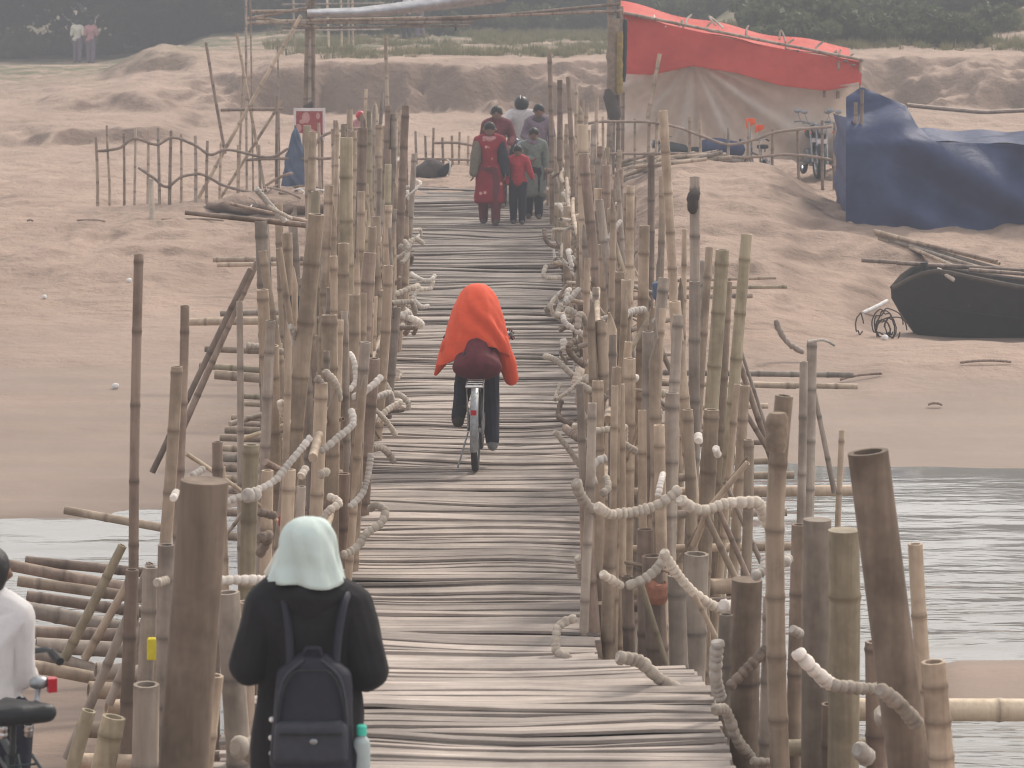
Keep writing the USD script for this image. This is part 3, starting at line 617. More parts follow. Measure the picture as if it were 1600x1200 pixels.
RIGHT = [
    (859, 82, 862, 330, 44, 8, "bamboo_brown"), (873, 125, 877, 300, 42, 9, "bamboo_brown"), (889, 120, 893, 320, 40, 8, "bamboo_brown"), (905, 180, 906, 330, 38, 11, "bamboo_tan"), (1037, 173, 1052, 640, 24, 15, "bamboo_tan"),
    (908, 195, 925, 560, 30, 18, "bamboo_tan"), (915, 240, 942, 560, 28, 17, "bamboo_brown"), (934, 312, 962, 560, 27, 14, "bamboo_grey"), (957, 296, 957, 480, 33, 8, None), (982, 290, 983, 560, 26, 14, "bamboo_tan"), (1004, 352, 1000, 640, 23, 18, "bamboo_tan"),
    (1028, 274, 1030, 560, 27, 11, "bamboo_tan"), (1088, 276, 1079, 600, 22.6, 17, "bamboo_grey"), (1068, 358, 1062, 520, 25, 9, None), (1168, 366, 1136, 800, 21, 19, "bamboo_green"), (1124, 390, 1105, 820, 20.4, 23, "bamboo_green"),
    (1108, 386, 1096, 600, 22, 13, "bamboo_tan"), (1138, 440, 1122, 800, 21.3, 14, "bamboo_tan"), (1091, 440, 1072, 800, 19.6, 19, "bamboo_grey"), (1060, 470, 1082, 800, 19.2, 20, "bamboo_tan"), (1163, 688, 1165, 900, 18.4, 17, "bamboo_tan"),
    (1256, 565, 1243, 880, 18.8, 14, "bamboo_grey"), (1272, 532, 1262, 760, 21, 17, "bamboo_grey"), (1316, 672, 1312, 860, 20, 10, "bamboo_tan"), (1434, 850, 1452, 1200, 13.6, 25, "bamboo_tan"),
    (1090, 866, 1086, 1010, 17, 42, "log_grey"), (1246, 820, 1244, 1040, 15.4, 24, "log_dark"), (1022, 868, 1026, 1030, 17.2, 36, "bamboo_brown"), (925, 780, 929, 1030, 16.9, 24, "bamboo_brown"), (958, 800, 955, 1030, 17.0, 22, "bamboo_tan"),
    (918, 630, 917, 1030, 16.8, 15, "bamboo_grey"), (968, 600, 962, 860, 18, 18, "bamboo_tan"), (1003, 640, 1005, 860, 18.3, 14, "bamboo_tan"), (1050, 615, 1044, 900, 17.6, 24, "bamboo_grey"), (1073, 640, 1078, 900, 18.2, 18, "bamboo_tan"),
    (1008, 828, 1010, 1000, 17.4, 28, "bamboo_brown"), (942, 500, 960, 780, 20.4, 19, "bamboo_tan"), (985, 560, 978, 800, 19.4, 20, "bamboo_tan"), (1112, 640, 1100, 860, 18.6, 26, "bamboo_tan"), (1058, 900, 1060, 1030, 16.4, 30, "log_grey"),
    (1368, 1002, 1370, 1200, 14.4, 36, "bamboo_brown"), (1135, 960, 1130, 1200, 14.8, 24, "log_grey"), (1200, 930, 1202, 1200, 14.4, 26, "bamboo_grey"), (1155, 600, 1128, 860, 19.8, 12, None), (905, 600, 914, 800, 19.5, 13, "bamboo_grey"),
    (1402, 1130, 1404, 1240, 13.2, 34, "bamboo_brown"), (980, 900, 985, 1030, 17.6, 20, "bamboo_brown"), (1298, 1100, 1300, 1240, 14.4, 30, "bamboo_brown"),
]
for (a, b, c, d_, e, w_, mt) in RIGHT:
    post(rail_r, a, b, c, d_, e, w_, mt)
for (x0, y0, x1, y1, d, w_) in [(288, 332, 478, 352, 21.7, 9), (380, 340, 470, 350, 21.5, 7), (360, 318, 480, 346, 22.2, 6)]:
    ms, rg = bamboo(P(x1, y1, d), P(x0, y0, d), w_ * d / F / 2, w_ * d / F / 2 * .8, n=8, bend=.006)
    obj("rail_pole", ms, "bamboo_brown", rail_l, smooth=True, ring=rg)
# the big bent culm in the foreground and the split one at the corner
post(rail_r, 1226, 618, 1246, 1220, 14.0, 31, "bamboo_tan", mid=(1209, 850), gap=0.34)
post(rail_r, 1461, 1034, 1474, 1250, 12.6, 42, "bamboo_tan", gap=0.16)
# more poles crowding the middle stretch
for k in range(60):
    y = R.uniform(17.4, 31); off = abs(R.gauss(0, .38)) + 0.04
    x = edge_l(y) - off
    h = R.uniform(.9, 1.75) if off < .3 else R.uniform(1.2, 2.0)
    r = R.uniform(.022, .048)
    ms, rg = bamboo((x + R.uniform(-.06, .06), y, gz1(x, y) - .2), (x + R.gauss(0, .10), y + R.uniform(-.2, .2), deck_z(y) + h), r, r * .88, n=9, bend=.01, point=R.choice([0, 0, 0, .14]))
    obj("post", ms, R.choice(KINDS[:9]), rail_l, smooth=True, ring=rg)
for k in range(60):
    y = R.uniform(17.2, 31); off = abs(R.gauss(0, .40)) + 0.05
    x = edge_r(y) + off
    h = R.uniform(.8, 1.6) if off < .3 else R.uniform(1.1, 1.8)
    r = R.uniform(.022, .048)
    ms, rg = bamboo((x + R.uniform(-.06, .06), y, gz1(x, y) - .2), (x + R.gauss(.04, .10), y + R.uniform(-.2, .2), deck_z(y) + h), r, r * .88, n=9, bend=.01, point=R.choice([0, 0, 0, .14]))
    obj("post", ms, R.choice(KINDS[:9]), rail_r, smooth=True, ring=rg)
# the many poles farther along
for k in range(64):
    y = R.uniform(27, 48); off = abs(R.gauss(0, .38)) + 0.03
    x = edge_l(y) - off
    h = R.uniform(1.05, 1.75) + (0.25 if off > .4 else 0)
    r = R.uniform(.03, .055)
    ms, rg = bamboo((x + R.uniform(-.06, .06), y, gz1(x, y) - .2), (x + R.uniform(-.10, .10), y + R.uniform(-.1, .1), deck_z(y) + h), r, r * .85, n=8, bend=.008, point=R.choice([0, 0, .12]))
    obj("post", ms, R.choice(KINDS), rail_l, smooth=True, ring=rg)
for k in range(64):
    y = R.uniform(27, 48); off = abs(R.gauss(0, .36)) + 0.03
    x = edge_r(y) + off
    h = R.uniform(0.95, 1.65) + (0.2 if off > .4 else 0)
    r = R.uniform(.03, .055)
    ms, rg = bamboo((x + R.uniform(-.06, .06), y, gz1(x, y) - .2), (x + R.uniform(-.06, .14), y + R.uniform(-.1, .1), deck_z(y) + h), r, r * .85, n=8, bend=.008, point=R.choice([0, 0, .12]))
    obj("post", ms, R.choice(KINDS), rail_r, smooth=True, ring=rg)

# thin sticks that run crosswise and aslant through the poles
for par, ed, sg in ((rail_l, edge_l, -1), (rail_r, edge_r, 1)):
    for k in range(44):
        y = R.uniform(16.8, 40); o = R.uniform(.0, .75); h = R.uniform(.05, 1.0)
        an = R.gauss(.5, .45) * R.choice([-1, 1]); L_ = R.uniform(.5, 1.3)
        c = np.array([ed(y) + sg * o, y, deck_z(y) + h])
        dv = np.array([math.cos(an) * R.uniform(.3, .9), math.cos(an) * R.uniform(-.8, .8), math.sin(an)]) * L_ / 2
        if sg * (c + dv)[0] < sg * ed(y) - .12 or sg * (c - dv)[0] < sg * ed(y) - .12:
            c[0] += sg * .3
        r = R.uniform(.012, .026)
        ms, rg = bamboo(c - dv, c + dv, r, r * .8, n=7, bend=.05)
        obj("cross_stick", ms, R.choice(KINDS[:12] + ["bamboo_pale"] * 4), par, smooth=True, ring=rg)

# rope-bound rails, knots and loops
ROPES_R = [
    ([(900, 752), (912, 782), (936, 802)], 17.0, 20, "rope"), ([(932, 790), (960, 804), (1012, 795), (1062, 763)], 16.8, 18, "rope"), ([(1062, 780), (1100, 797), (1140, 786), (1180, 784), (1196, 810), (1206, 828)], 15.8, 20, "rope"),
    ([(930, 758), (925, 732), (948, 715)], 17.3, 14, "rope_white"), ([(866, 674), (890, 704), (906, 728)], 20.4, 10, "rope"), ([(897, 662), (914, 690), (932, 706)], 20.8, 11, "rope"), ([(892, 1030), (868, 1012), (870, 985), (900, 966)], 16.4, 16, "rope"),
    ([(965, 1028), (994, 1031), (1032, 1062), (1082, 1086)], 15.6, 22, "rope"), ([(940, 896), (972, 916)], 16.6, 16, "rope"), ([(978, 916), (1030, 884), (1040, 860)], 16.6, 16, "rope"), ([(1036, 862), (1062, 902), (1094, 934), (1132, 954)], 16.0, 17, "rope"),
    ([(1128, 946), (1142, 952), (1140, 968)], 15.6, 22, "rope_white"), ([(1122, 1002), (1118, 1046), (1126, 1092)], 14.8, 22, "rope_white"), ([(1116, 1110), (1130, 1108), (1152, 1156), (1176, 1186)], 14.5, 20, "rope"), ([(1174, 1190), (1222, 1192)], 14.5, 16, "rope"),
    ([(1138, 1074), (1180, 1032), (1206, 1006)], 14.7, 19, "rope_brown"), ([(1244, 1016), (1284, 1058), (1300, 1070)], 13.9, 24, "rope_white"), ([(1300, 1070), (1345, 1076), (1372, 1076)], 13.8, 22, "rope"), ([(1374, 1078), (1400, 1096), (1434, 1134)], 13.0, 27, "rope"),
    ([(1238, 984), (1250, 990)], 14.6, 18, "rope_white"), ([(1176, 900), (1195, 888), (1196, 874)], 15.0, 18, "rope_white"), ([(1226, 880), (1232, 872)], 14.8, 18, "rope_white"), ([(1010, 672), (1022, 655), (1030, 640)], 19.4, 16, "rope_white"), ([(1028, 776), (1034, 748), (1036, 740)], 17.2, 11, "rope_white"),
    ([(1092, 690), (1090, 680)], 17.9, 13, "rope_white"), ([(1118, 700), (1122, 712)], 17.9, 13, "rope_white"), ([(975, 495), (990, 486), (1008, 484)], 22.6, 12, "rope_white"), ([(1022, 500), (1030, 510)], 22.3, 12, "rope_white"), ([(950, 375), (962, 355), (970, 345)], 26.6, 8, "rope_white"),
    ([(884, 484), (900, 492), (910, 515), (906, 535)], 27.4, 13, "rope"), ([(882, 548), (880, 530)], 28.0, 14, "rope_white"), ([(912, 540), (930, 556), (948, 566)], 25.4, 12, "rope"), ([(930, 596), (944, 616), (956, 640)], 22.8, 11, "rope"), ([(964, 566), (990, 592)], 23.6, 12, "rope"),
    ([(984, 586), (994, 592)], 21.8, 14, "rope_white"), ([(908, 610), (906, 630), (912, 650), (940, 672)], 22.4, 11, "rope"), ([(1380, 1112), (1384, 1130)], 13.6, 34, "rope"), ([(1262, 535), (1282, 531), (1304, 540)], 20.8, 5, "rope_white"), ([(902, 870), (906, 888), (908, 902)], 17.8, 13, "rope"),
    ([(1340, 1170), (1356, 1184)], 13.9, 30, "rope_white"), ([(1010, 600), (1030, 612), (1050, 616)], 20.6, 12, "rope"), ([(940, 772), (950, 760), (946, 745)], 17.2, 13, "rope"), ([(965, 690), (985, 700), (1000, 712), (1004, 740)], 18.8, 13, "rope"),
]
ROPES_L = [
    ([(352, 784), (396, 768), (425, 754), (455, 720), (486, 682)], 15.9, 13, "rope_white"), ([(500, 706), (530, 682), (552, 660), (548, 640)], 18.2, 13, "rope_white"), ([(550, 622), (580, 604), (596, 588)], 19.8, 12, "rope_white"), ([(588, 660), (606, 640), (628, 628)], 22.0, 11, "rope"),
    ([(546, 792), (570, 762), (579, 708)], 18.6, 11, "rope_white"), ([(534, 868), (556, 856), (574, 832), (596, 816), (602, 800), (590, 790), (578, 796)], 18.0, 14, "rope"), ([(338, 908), (380, 906), (424, 908)], 13.5, 17, "rope_white"), ([(244, 912), (262, 906)], 13.6, 16, "rope"),
    ([(545, 610), (556, 592), (552, 560), (546, 552)], 20.8, 10, "rope_white"), ([(494, 590), (506, 612), (502, 632)], 18.4, 14, "rope"), ([(506, 580), (524, 600), (530, 625)], 19.0, 14, "rope"), ([(385, 540), (415, 544), (442, 550)], 20.2, 13, "rope"), ([(438, 626), (444, 650), (450, 660)], 18.2, 13, "rope"),
    ([(452, 510), (460, 524), (462, 540)], 19.0, 11, "rope_white"), ([(400, 295), (420, 318), (446, 346)], 21.6, 10, "rope_white"), ([(418, 322), (456, 342)], 21.5, 7, "rope"), ([(628, 497), (636, 488), (642, 496)], 27.0, 9, "rope_white"), ([(640, 480), (652, 452)], 27.0, 5, "rope"),
    ([(600, 388), (594, 382), (602, 368)], 33.0, 7, "rope_white"), ([(592, 346), (612, 350), (626, 338)], 34.0, 6, "rope_white"), ([(598, 330), (606, 318)], 34.0, 7, "rope_white"), ([(616, 316), (626, 300), (622, 286)], 36.0, 6, "rope"), ([(616, 252), (630, 248)], 40.0, 5, "rope_white"),
    ([(404, 842), (420, 836), (404, 868)], 15.4, 16, "rope_brown"), ([(500, 830), (512, 800), (530, 786), (512, 776)], 17.8, 13, "rope"), ([(405, 800), (430, 806)], 15.4, 15, "rope_brown"), ([(366, 1168), (400, 1172)], 13.2, 40, "rope"), ([(270, 780), (276, 768)], 14.2, 12, "rope_white"), ([(300, 744), (318, 732)], 14.4, 12, "rope_white"),
    ([(382, 775), (404, 772)], 15.3, 26, "rope_white"), ([(470, 745), (478, 730)], 17.2, 14, "rope"), ([(500, 742), (512, 736)], 17.6, 16, "rope"),
]
for par, L_ in ((rail_r, ROPES_R), (rail_l, ROPES_L)):
    for pts, d, w_, mt in L_:
        ms, rg = bound([P(x, y, d + 0.06 * i - 0.42) for i, (x, y) in enumerate(pts)], w_ * d / F / 2 * .95)
        obj("rope_binding", ms, mt, par, smooth=True, ring=rg)
# knots of white rope on the inner poles farther off
for par, ed, sg in ((rail_l, edge_l, -1), (rail_r, edge_r, 1)):
    for k in range(74):
        y = R.uniform(18.5, 46); x = ed(y) + sg * R.uniform(-.07, .12); z = deck_z(y) + R.uniform(.05, 1.0)
        a = np.array([x, y, z]); b = a + np.array([R.uniform(-.22, .22), R.uniform(-.25, .25), R.uniform(-.16, .16)]); c = b + np.array([R.uniform(-.1, .1), .1, R.uniform(-.15, .15)])
        ms, rg = bound([a, b, c], R.uniform(.016, .032))
        obj("rope_binding", ms, R.choice(["rope", "rope_white", "rope", "rope_brown"]), par, smooth=True, ring=rg)
    # lengthwise rails tying the poles together
    for hz in (0.45, 0.95):
        for y0 in np.arange(17 if sg < 0 else 19, 47, 3.4):
            y1 = y0 + 3.9
            o = R.uniform(.08, .2)
            ms, rg = bamboo((ed(y0) + sg * o, y0, deck_z(y0) + hz + R.uniform(-.1, .1)), (ed(min(y1, 50)) + sg * (o + .03), y1, deck_z(y1) + hz + R.uniform(-.1, .1)), .028, .024, n=8, bend=.01)
            obj("rail_pole", ms, R.choice(KINDS[:8]), par, smooth=True, ring=rg)
# small coloured bits tied to the rails
obj("cloth_wrap", wrapped([P(1024, 906, 17.15), P(1025, 922, 17.15), P(1026, 938, 17.15)], .071, .04, 12), "orange_patch", rail_r, smooth=True)
ya, yb = P(230, 1031, 15.24), P(246, 997, 15.24)
obj("yellow_tag", rbox(ya[0], yb[0], 15.22, 15.27, ya[2], yb[2], .008), "yellow_plastic", rail_l, smooth=40)
obj("cloth_wrap", wrapped([P(1216, 645, 13.7), P(1212, 705, 13.7)], .052, .06), "brown_cloth", rail_r, smooth=True)
obj("cloth_wrap", wrapped([P(1026, 440, 22.0), P(1031, 460, 22.0), P(1034, 482, 22.0)], .045, .25), "cloth_blue", rail_r, smooth=True)
obj("cloth_wrap", wrapped([P(461, 462, 21.6), P(458, 496, 21.6)], .05, .3), "dark_rag", rail_l, smooth=True)
obj("cloth_wrap", wrapped([P(446, 800, 16.9), P(441, 824, 16.9)], .03, .3), "child_red", rail_l, smooth=True)
obj("cloth_wrap", wrapped([P(1088, 300, 22.55), P(1082, 312, 22.5), P(1084, 330, 22.55)], .046, .25), "dark_rag", rail_r, smooth=True)

# thick stumps that stand free by the bridge
def stump(xt, yt, xb, yb, d, w_, mt, label, taper=1.0):
    a, b = P(xt, yt, d), P(xb, yb, d)
    dirn = (b - a) / np.linalg.norm(b - a)
    foot = a + dirn * (a[2] - gz1(b[0], d) + .3) / -dirn[2]
    r = w_ * d / F / 2
    ms, rg = bamboo(foot - foot * [1, 1, 0], a - foot * [1, 1, 0], r * taper, r, n=18, gap=5.0, bend=.010, hollow="hollow" in label)
    o = obj("wooden_post", ms, mt, smooth=True, ring=rg)
    UsdGeom.Xformable(o).AddTranslateOp().Set(Gf.Vec3d(float(foot[0]), float(foot[1]), 0))
    return tag(o, label, "post")


stump(314, 751, 286, 1200, 12.0, 76, "log_dark", "thick dark brown log post with flat sawn top, leftmost of the thick posts", 1.05)
stump(1356, 706, 1420, 1200, 12.9, 64, "log_dark", "thick brown post with hollow top leaning left over the water on the right", 1.02)
stump(1272, 812, 1272, 1200, 14.6, 44, "log_grey", "grey weathered post with a slanting top between the bent bamboo and the olive post", 1.1)
stump(1320, 828, 1317, 1200, 14.0, 49, "bamboo_green", "olive brown flat topped post just left of the thick leaning post", 1.0)
stump(1166, 905, 1162, 1200, 15.0, 48, "log_dark", "short dark brown flat topped post with white rope on its top", 1.05)

# ------------------------------------------------------------------ people
def hand(wrist, dirn, up, k=1.0, curl=0.5, seg=7):
    """Palm, four unequal bent fingers and a thumb that leaves the side of the palm; returns manifolds to join to the arm."""
    d = np.asarray(dirn, float); d /= np.linalg.norm(d)
    u = np.asarray(up, float); u = u - d * (u @ d); u /= np.linalg.norm(u)      # towards the thumb
    n = np.cross(d, u)
    s = lambda p, r: m3.Manifold.sphere(r * k, seg).translate(tuple(map(float, p)))
    w = np.asarray(wrist, float)
    out = [m3.Manifold.batch_hull([s(w, .022), s(w + d * .085 * k + u * .030 * k, .013), s(w + d * .080 * k - u * .030 * k, .012), s(w + d * .03 * k + u * .026 * k, .014)])]
    for i, L in enumerate((.072, .080, .075, .058)):
        a = w + d * .085 * k + u * (.030 - .020 * i) * k
        b = a + (d * math.cos(curl * .6) + n * math.sin(curl * .6)) * L * .55 * k
        c = b + (d * math.cos(curl * 1.6) + n * math.sin(curl * 1.6)) * L * .45 * k
        out += [m3.Manifold.batch_hull([s(a, .010), s(b, .009)]), m3.Manifold.batch_hull([s(b, .009), s(c, .0075)])]
    a = w + d * .03 * k + u * .026 * k; b = a + (d * .6 + u * .7) * .035 * k; c = b + (d * .9 + u * .25 + n * .2) * .030 * k
    out += [m3.Manifold.batch_hull([s(a, .013), s(b, .011)]), m3.Manifold.batch_hull([s(b, .011), s(c, .009)])]
    return out


def pose(k=1.0, arms=None, legs=None, lean=0.0, head=(0, 0), width=1.0):
    """Joints of a figure 1.6 m tall times k that faces +y: name -> (place, radius)."""
    J = {"pelvis": ((0, 0, .90), .115), "belly": ((0, .01, 1.05), .11), "chest": ((0, 0, 1.21), .115), "neck": ((0, -.005, 1.395), .046), "head": ((head[0], .015 + head[1], 1.515), .086), "jaw": ((head[0], .055 + head[1], 1.455), .055),
         "brow": ((head[0], .055 + head[1], 1.535), .060), "nose": ((head[0], .108 + head[1], 1.487), .014), "nose2": ((head[0], .085 + head[1], 1.525), .014), "earL": ((head[0] - .088, .01 + head[1], 1.50), .018), "earR": ((head[0] + .088, .01 + head[1], 1.50), .018)}
    A = {"L": ((-.165, 0, 1.325), (-.215, -.02, 1.07), (-.225, .05, .85)), "R": ((.165, 0, 1.325), (.215, -.02, 1.07), (.225, .05, .85))}
    G = {"L": ((-.085, 0, .88), (-.09, .03, .48), (-.09, -.01, .075)), "R": ((.085, 0, .88), (.09, .03, .48), (.09, -.01, .075))}
    A.update(arms or {}); G.update(legs or {})
    for s in "LR":
        sh, el, wr = A[s]; hp, kn, an = G[s]
        J["sh" + s] = (sh, .052); J["el" + s] = (el, .040); J["wr" + s] = (wr, .027)
        J["hp" + s] = (hp, .085); J["kn" + s] = (kn, .055); J["an" + s] = (an, .038)
        J["heel" + s] = ((an[0], an[1] - .03, an[2] - .04), .030); J["toe" + s] = ((an[0] * 1.12, an[1] + .15, an[2] - .045), .026)
    out = {}
    for n_, (p, r) in J.items():
        x, y, z = p
        if lean and z > .9 and not n_.startswith(("hp", "kn", "an", "heel", "toe")):
            y = y + (z - .9) * lean
        out[n_] = (np.array([x * width, y, z]) * k, r * k)
    return out


TORSO = [("pelvis", "hpL", "hpR"), ("pelvis", "belly"), ("belly", "chest"), ("chest", "shL", "shR"), ("chest", "neck"), ("neck", "shL"), ("neck", "shR")]
HEAD = [("neck", "head"), ("head", "brow", "jaw"), ("neck", "jaw"), ("nose", "nose2"), ("head", "earL"), ("head", "earR")]
ARM = lambda s: [("sh" + s, "el" + s), ("el" + s, "wr" + s)]
LEG = lambda s: [("hp" + s, "kn" + s), ("kn" + s, "an" + s)]
FOOT = lambda s: [("an" + s, "heel" + s, "toe" + s)]


def grown(J, off, only=None):
    return {n_: (p, r + off) for n_, (p, r) in J.items()}


def crease(t, amp, scale=6.0, seed=0, stretch=(1, 1, .5)):
    v = np.array(t.vertices)
    n_ = np.array(t.vertex_normals)
    t.vertices = v + n_ * ((meshkit.fbm(v * scale * np.array(stretch) + 50, 3, seed) - .5) * 2 * amp)[:, None]
    return t


def body_part(t, J, skin_bones=None, hands=True, length=.03, thumbs=(0, 1, 0), k=1.0, curl=.5):
    ex = []
    if hands:
        for s in "LR":
            w_, e = J["wr" + s][0], J["el" + s][0]
            ex += hand(w_, w_ - e, (0, 1, 0.2) if abs((w_ - e)[1]) < abs((w_ - e)[2]) else (-1 if s == "R" else 1, 0, .3), k, curl)
    return obj("body", blob(J, skin_bones or (TORSO + HEAD + ARM("L") + ARM("R") + LEG("L") + LEG("R") + FOOT("L") + FOOT("R")), length, 12, 4, ex), "skin", t, smooth=True)


def garment(t, name, J, bones, off, m_, amp=.012, seed=0, length=.03, extra=(), parent=None):
    return obj(name, crease(blob(grown(J, off), bones, length, 12, 6, extra), amp, 7, seed), m_, parent or t, smooth=True)


def hair_cap(t, J, m_="hair", name="hair", grow=.009, back=True):
    c, r = J["head"]
    pts = [(c + np.array([0, -.012, .012]), r + grow), (c + np.array([0, .012, .022]), r + grow * .3)]
    if back:
        pts.append((c + np.array([0, -.03, -.05]), r * .8))
    return obj(name, crease(blob({i: p for i, p in enumerate(pts)}, [tuple(range(len(pts)))], .02, 14, 2), .005, 30, 4), m_, t, smooth=True)


def eyes(t, J):
    c, r = J["brow"]
    for s in (-1, 1):
        m_ = trimesh.creation.icosphere(1, .011 * r / .06)
        m_.apply_translation(c + np.array([s * .030, .056, -.022]) * r / .06)
        obj("eye", m_, "eye_dark", t, smooth=True)


def loft(rings, n=40, closed_top=True):
    """Rings of points -> skin. rings: list of (n, 3)."""
    V = np.vstack(rings); k = len(rings)
    i = np.arange(k - 1)[:, None] * n; j = np.arange(n)[None]; j2 = (j + 1) % n
    q = np.stack([i + j, i + j2, i + n + j2, i + n + j], -1).reshape(-1, 4)
    f = [q[:, [0, 2, 1]], q[:, [0, 3, 2]]]
    if closed_top:
        V = np.vstack([V, rings[0].mean(0)[None]])
        f.append(np.stack([j[0], j2[0], np.full(n, len(V) - 1)], 1))
    return V, np.vstack(f)


def hood(profile, n=48, hem=None, fold=.012, seed=0, thick=0.012):
    """A head cloth: profile rows (z, half-width left, half-width right, half-depth back, half-depth front, centre y); hem(theta) moves the last rows."""
    th = np.linspace(0, 2 * np.pi, n, endpoint=False)
    pr = np.array(profile, float); t0 = np.linspace(0, 1, len(pr)); t1 = np.linspace(0, 1, 22)
    from scipy.interpolate import PchipInterpolator
    pr = PchipInterpolator(t0, pr)(t1)
    outer, inner = [], []
    for t, (z, wl, wr, db, df, cy) in zip(t1, pr):
        c, s = np.cos(th), np.sin(th)
        x = np.where(c < 0, wl, wr) * c; y = np.where(s < 0, db, df) * s + cy
        zz = z + 0 * th + (hem(th) * t ** 2.2 if hem is not None else 0)
        p = np.stack([x, y, zz], -1)
        z_ = z; f = fold * .8 * t * np.sin(th * 7 + z_ * 26) * (.4 + .6 * np.sin(th * 2.3 + z_ * 9 + seed)) + (meshkit.fbm(np.stack([np.cos(th) * 2.4, np.sin(th) * 2.4, 0 * th + z * 1.6], -1) + seed, 3, seed) - .5) * 2 * fold * (0.15 + t)
        ctr = np.array([0, cy, 0])
        rad = (p - ctr) * [1, 1, 0]; ln = np.maximum(np.linalg.norm(rad, axis=1, keepdims=True), 1e-6)
        p = p + rad / ln * f[:, None]
        outer.append(p)
        inner.append(p - rad / ln * np.minimum(thick, ln * .5))
    vo, fo = loft(outer, n)
    rev = loft(inner, n)
    vi, fi = rev[0], rev[1][:, ::-1]
    N = len(vo); j = np.arange(n); j2 = (j + 1) % n; b = (len(outer) - 1) * n
    rim = np.vstack([np.stack([b + j, b + j2 + N, b + j2], 1), np.stack([b + j, b + j + N, b + j2 + N], 1)])
    return np.vstack([vo, vi]), np.vstack([fo, fi + N, rim])


# the woman in the foreground, seen from behind
t = thing("person", "woman with pale mint headscarf and long black coat walking away with a backpack", "person", (-.74, 10.55, 1.40))
J = pose(1.0, arms={"L": ((-.155, 0, 1.285), (-.215, -.05, 1.075), (-.13, .19, 1.03)), "R": ((.155, 0, 1.285), (.225, -.05, 1.06), (.17, .19, .985))})
body_part(t, J, length=.022)
cb = TORSO + ARM("L") + ARM("R")
Jc = {n_: (p, r + .030) for n_, (p, r) in J.items()}
Jc["hemL"] = (np.array([-.135, -.01, .42]), .075); Jc["hemR"] = (np.array([.135, -.01, .42]), .075); Jc["hemB"] = (np.array([0, -.05, .42]), .09); Jc["hemF"] = (np.array([0, .08, .42]), .09)
Jc["waL"] = (np.array([-.10, 0, 1.0]), .085); Jc["waR"] = (np.array([.10, 0, 1.0]), .085); Jc["chL"] = (np.array([-.10, 0, 1.22]), .10); Jc["chR"] = (np.array([.10, 0, 1.22]), .10)
coat = blob(Jc, cb + [("hpL", "hpR", "hemL", "hemR", "hemB", "hemF"), ("waL", "waR", "hpL", "hpR"), ("chL", "chR", "waL", "waR"), ("chL", "chR", "shL", "shR")], .018, 14, 10)
obj("coat", crease(crease(coat, .018, 5.5, 3), .007, 15, 4, (1, 1, .35)), "black_cloth", t, smooth=True)
garment(t, "trousers", J, LEG("L") + LEG("R"), .02, "black_cloth", .006, 2)
for s in "LR":
    garment(t, "shoe", J, FOOT(s), .012, "shoe_grey", .0)
hem = lambda th: -.008 + .008 * np.cos(3 * th) + .02 * np.clip(np.sin(th), 0, 1)
obj("headscarf", hood([(1.603, .004, .004, .004, .004, .005), (1.598, .045, .045, .05, .05, .005), (1.575, .082, .080, .092, .085, .005), (1.535, .100, .100, .112, .10, .005), (1.49, .110, .110, .117, .10, .0), (1.45, .124, .118, .115, .105, -.005), (1.42, .140, .126, .122, .12, -.01), (1.385, .152, .140, .130, .13, -.015)], hem=hem, fold=.024, seed=5), "mint_cloth", t, smooth=True)
obj("scarf_end", crease(blob({0: (np.array([-.100, .04, 1.475]), .016), 1: (np.array([-.150, .03, 1.395]), .014), 2: (np.array([-.10, .03, 1.37]), .018), 3: (np.array([-.135, .02, 1.365]), .014)}, [(0, 1, 2, 3)], .015, 12, 4), .006, 12, 2), "cream_cloth_light", t, smooth=True)
obj("collar", crease(blob({0: (np.array([-.11, -.03, 1.325]), .055), 1: (np.array([0, -.105, 1.335]), .05), 2: (np.array([.11, -.03, 1.325]), .055), 3: (np.array([0, -.09, 1.28]), .05)}, [(0, 1, 3), (1, 2, 3)], .015, 12, 6), .006, 9, 6), "black_cloth", t, smooth=True)
bp_ = thing("backpack", "dark navy backpack with a greyish front pocket on the black coat", "backpack", (-.74 + .03, 10.55, 1.34))
shell = m3.Manifold.batch_hull([m3.Manifold.sphere(.05, 14).translate(p) for p in ((-.10, -.19, .84), (.10, -.19, .84), (-.10, -.24, .84), (.10, -.24, .84), (-.085, -.17, 1.12), (.085, -.17, 1.12), (-.03, -.17, 1.165), (.03, -.17, 1.165))]).refine_to_length(.02)
mm = shell.to_mesh(); sh = trimesh.Trimesh(mm.vert_properties[:, :3], mm.tri_verts); trimesh.smoothing.filter_taubin(sh, iterations=8)
obj("bag", crease(sh, .008, 9, 7), "navy_nylon", bp_, smooth=True)
pk = m3.Manifold.batch_hull([m3.Manifold.sphere(.03, 14).translate(p) for p in ((-.105, -.275, .87), (.105, -.275, .87), (-.10, -.265, .965), (.10, -.265, .965))]).refine_to_length(.02).to_mesh()
pk = trimesh.Trimesh(pk.vert_properties[:, :3], pk.tri_verts); trimesh.smoothing.filter_taubin(pk, iterations=6)
obj("front_pocket", crease(pk, .006, 14, 8), "grey_nylon", bp_, smooth=True)
for s in (-1, 1):
    obj("strap", tube(resample([(s * .135, .10, 1.32), (s * .125, .02, 1.410), (s * .11, -.09, 1.385), (s * .085, -.16, 1.23), (s * .08, -.19, 1.12)], 16), .015, 8), "navy_nylon", bp_, smooth=40)
    obj("seam_piping", tube(resample([(s * .125, -.265, .84), (s * .125, -.26, .98), (s * .105, -.235, 1.12), (s * .03, -.21, 1.195)], 16), .007, 6), "grey_nylon", bp_, smooth=40)
obj("zip", tube([(-.112, -.300, .955), (.112, -.300, .955)], .004, 6), "black_vinyl", bp_, smooth=40)
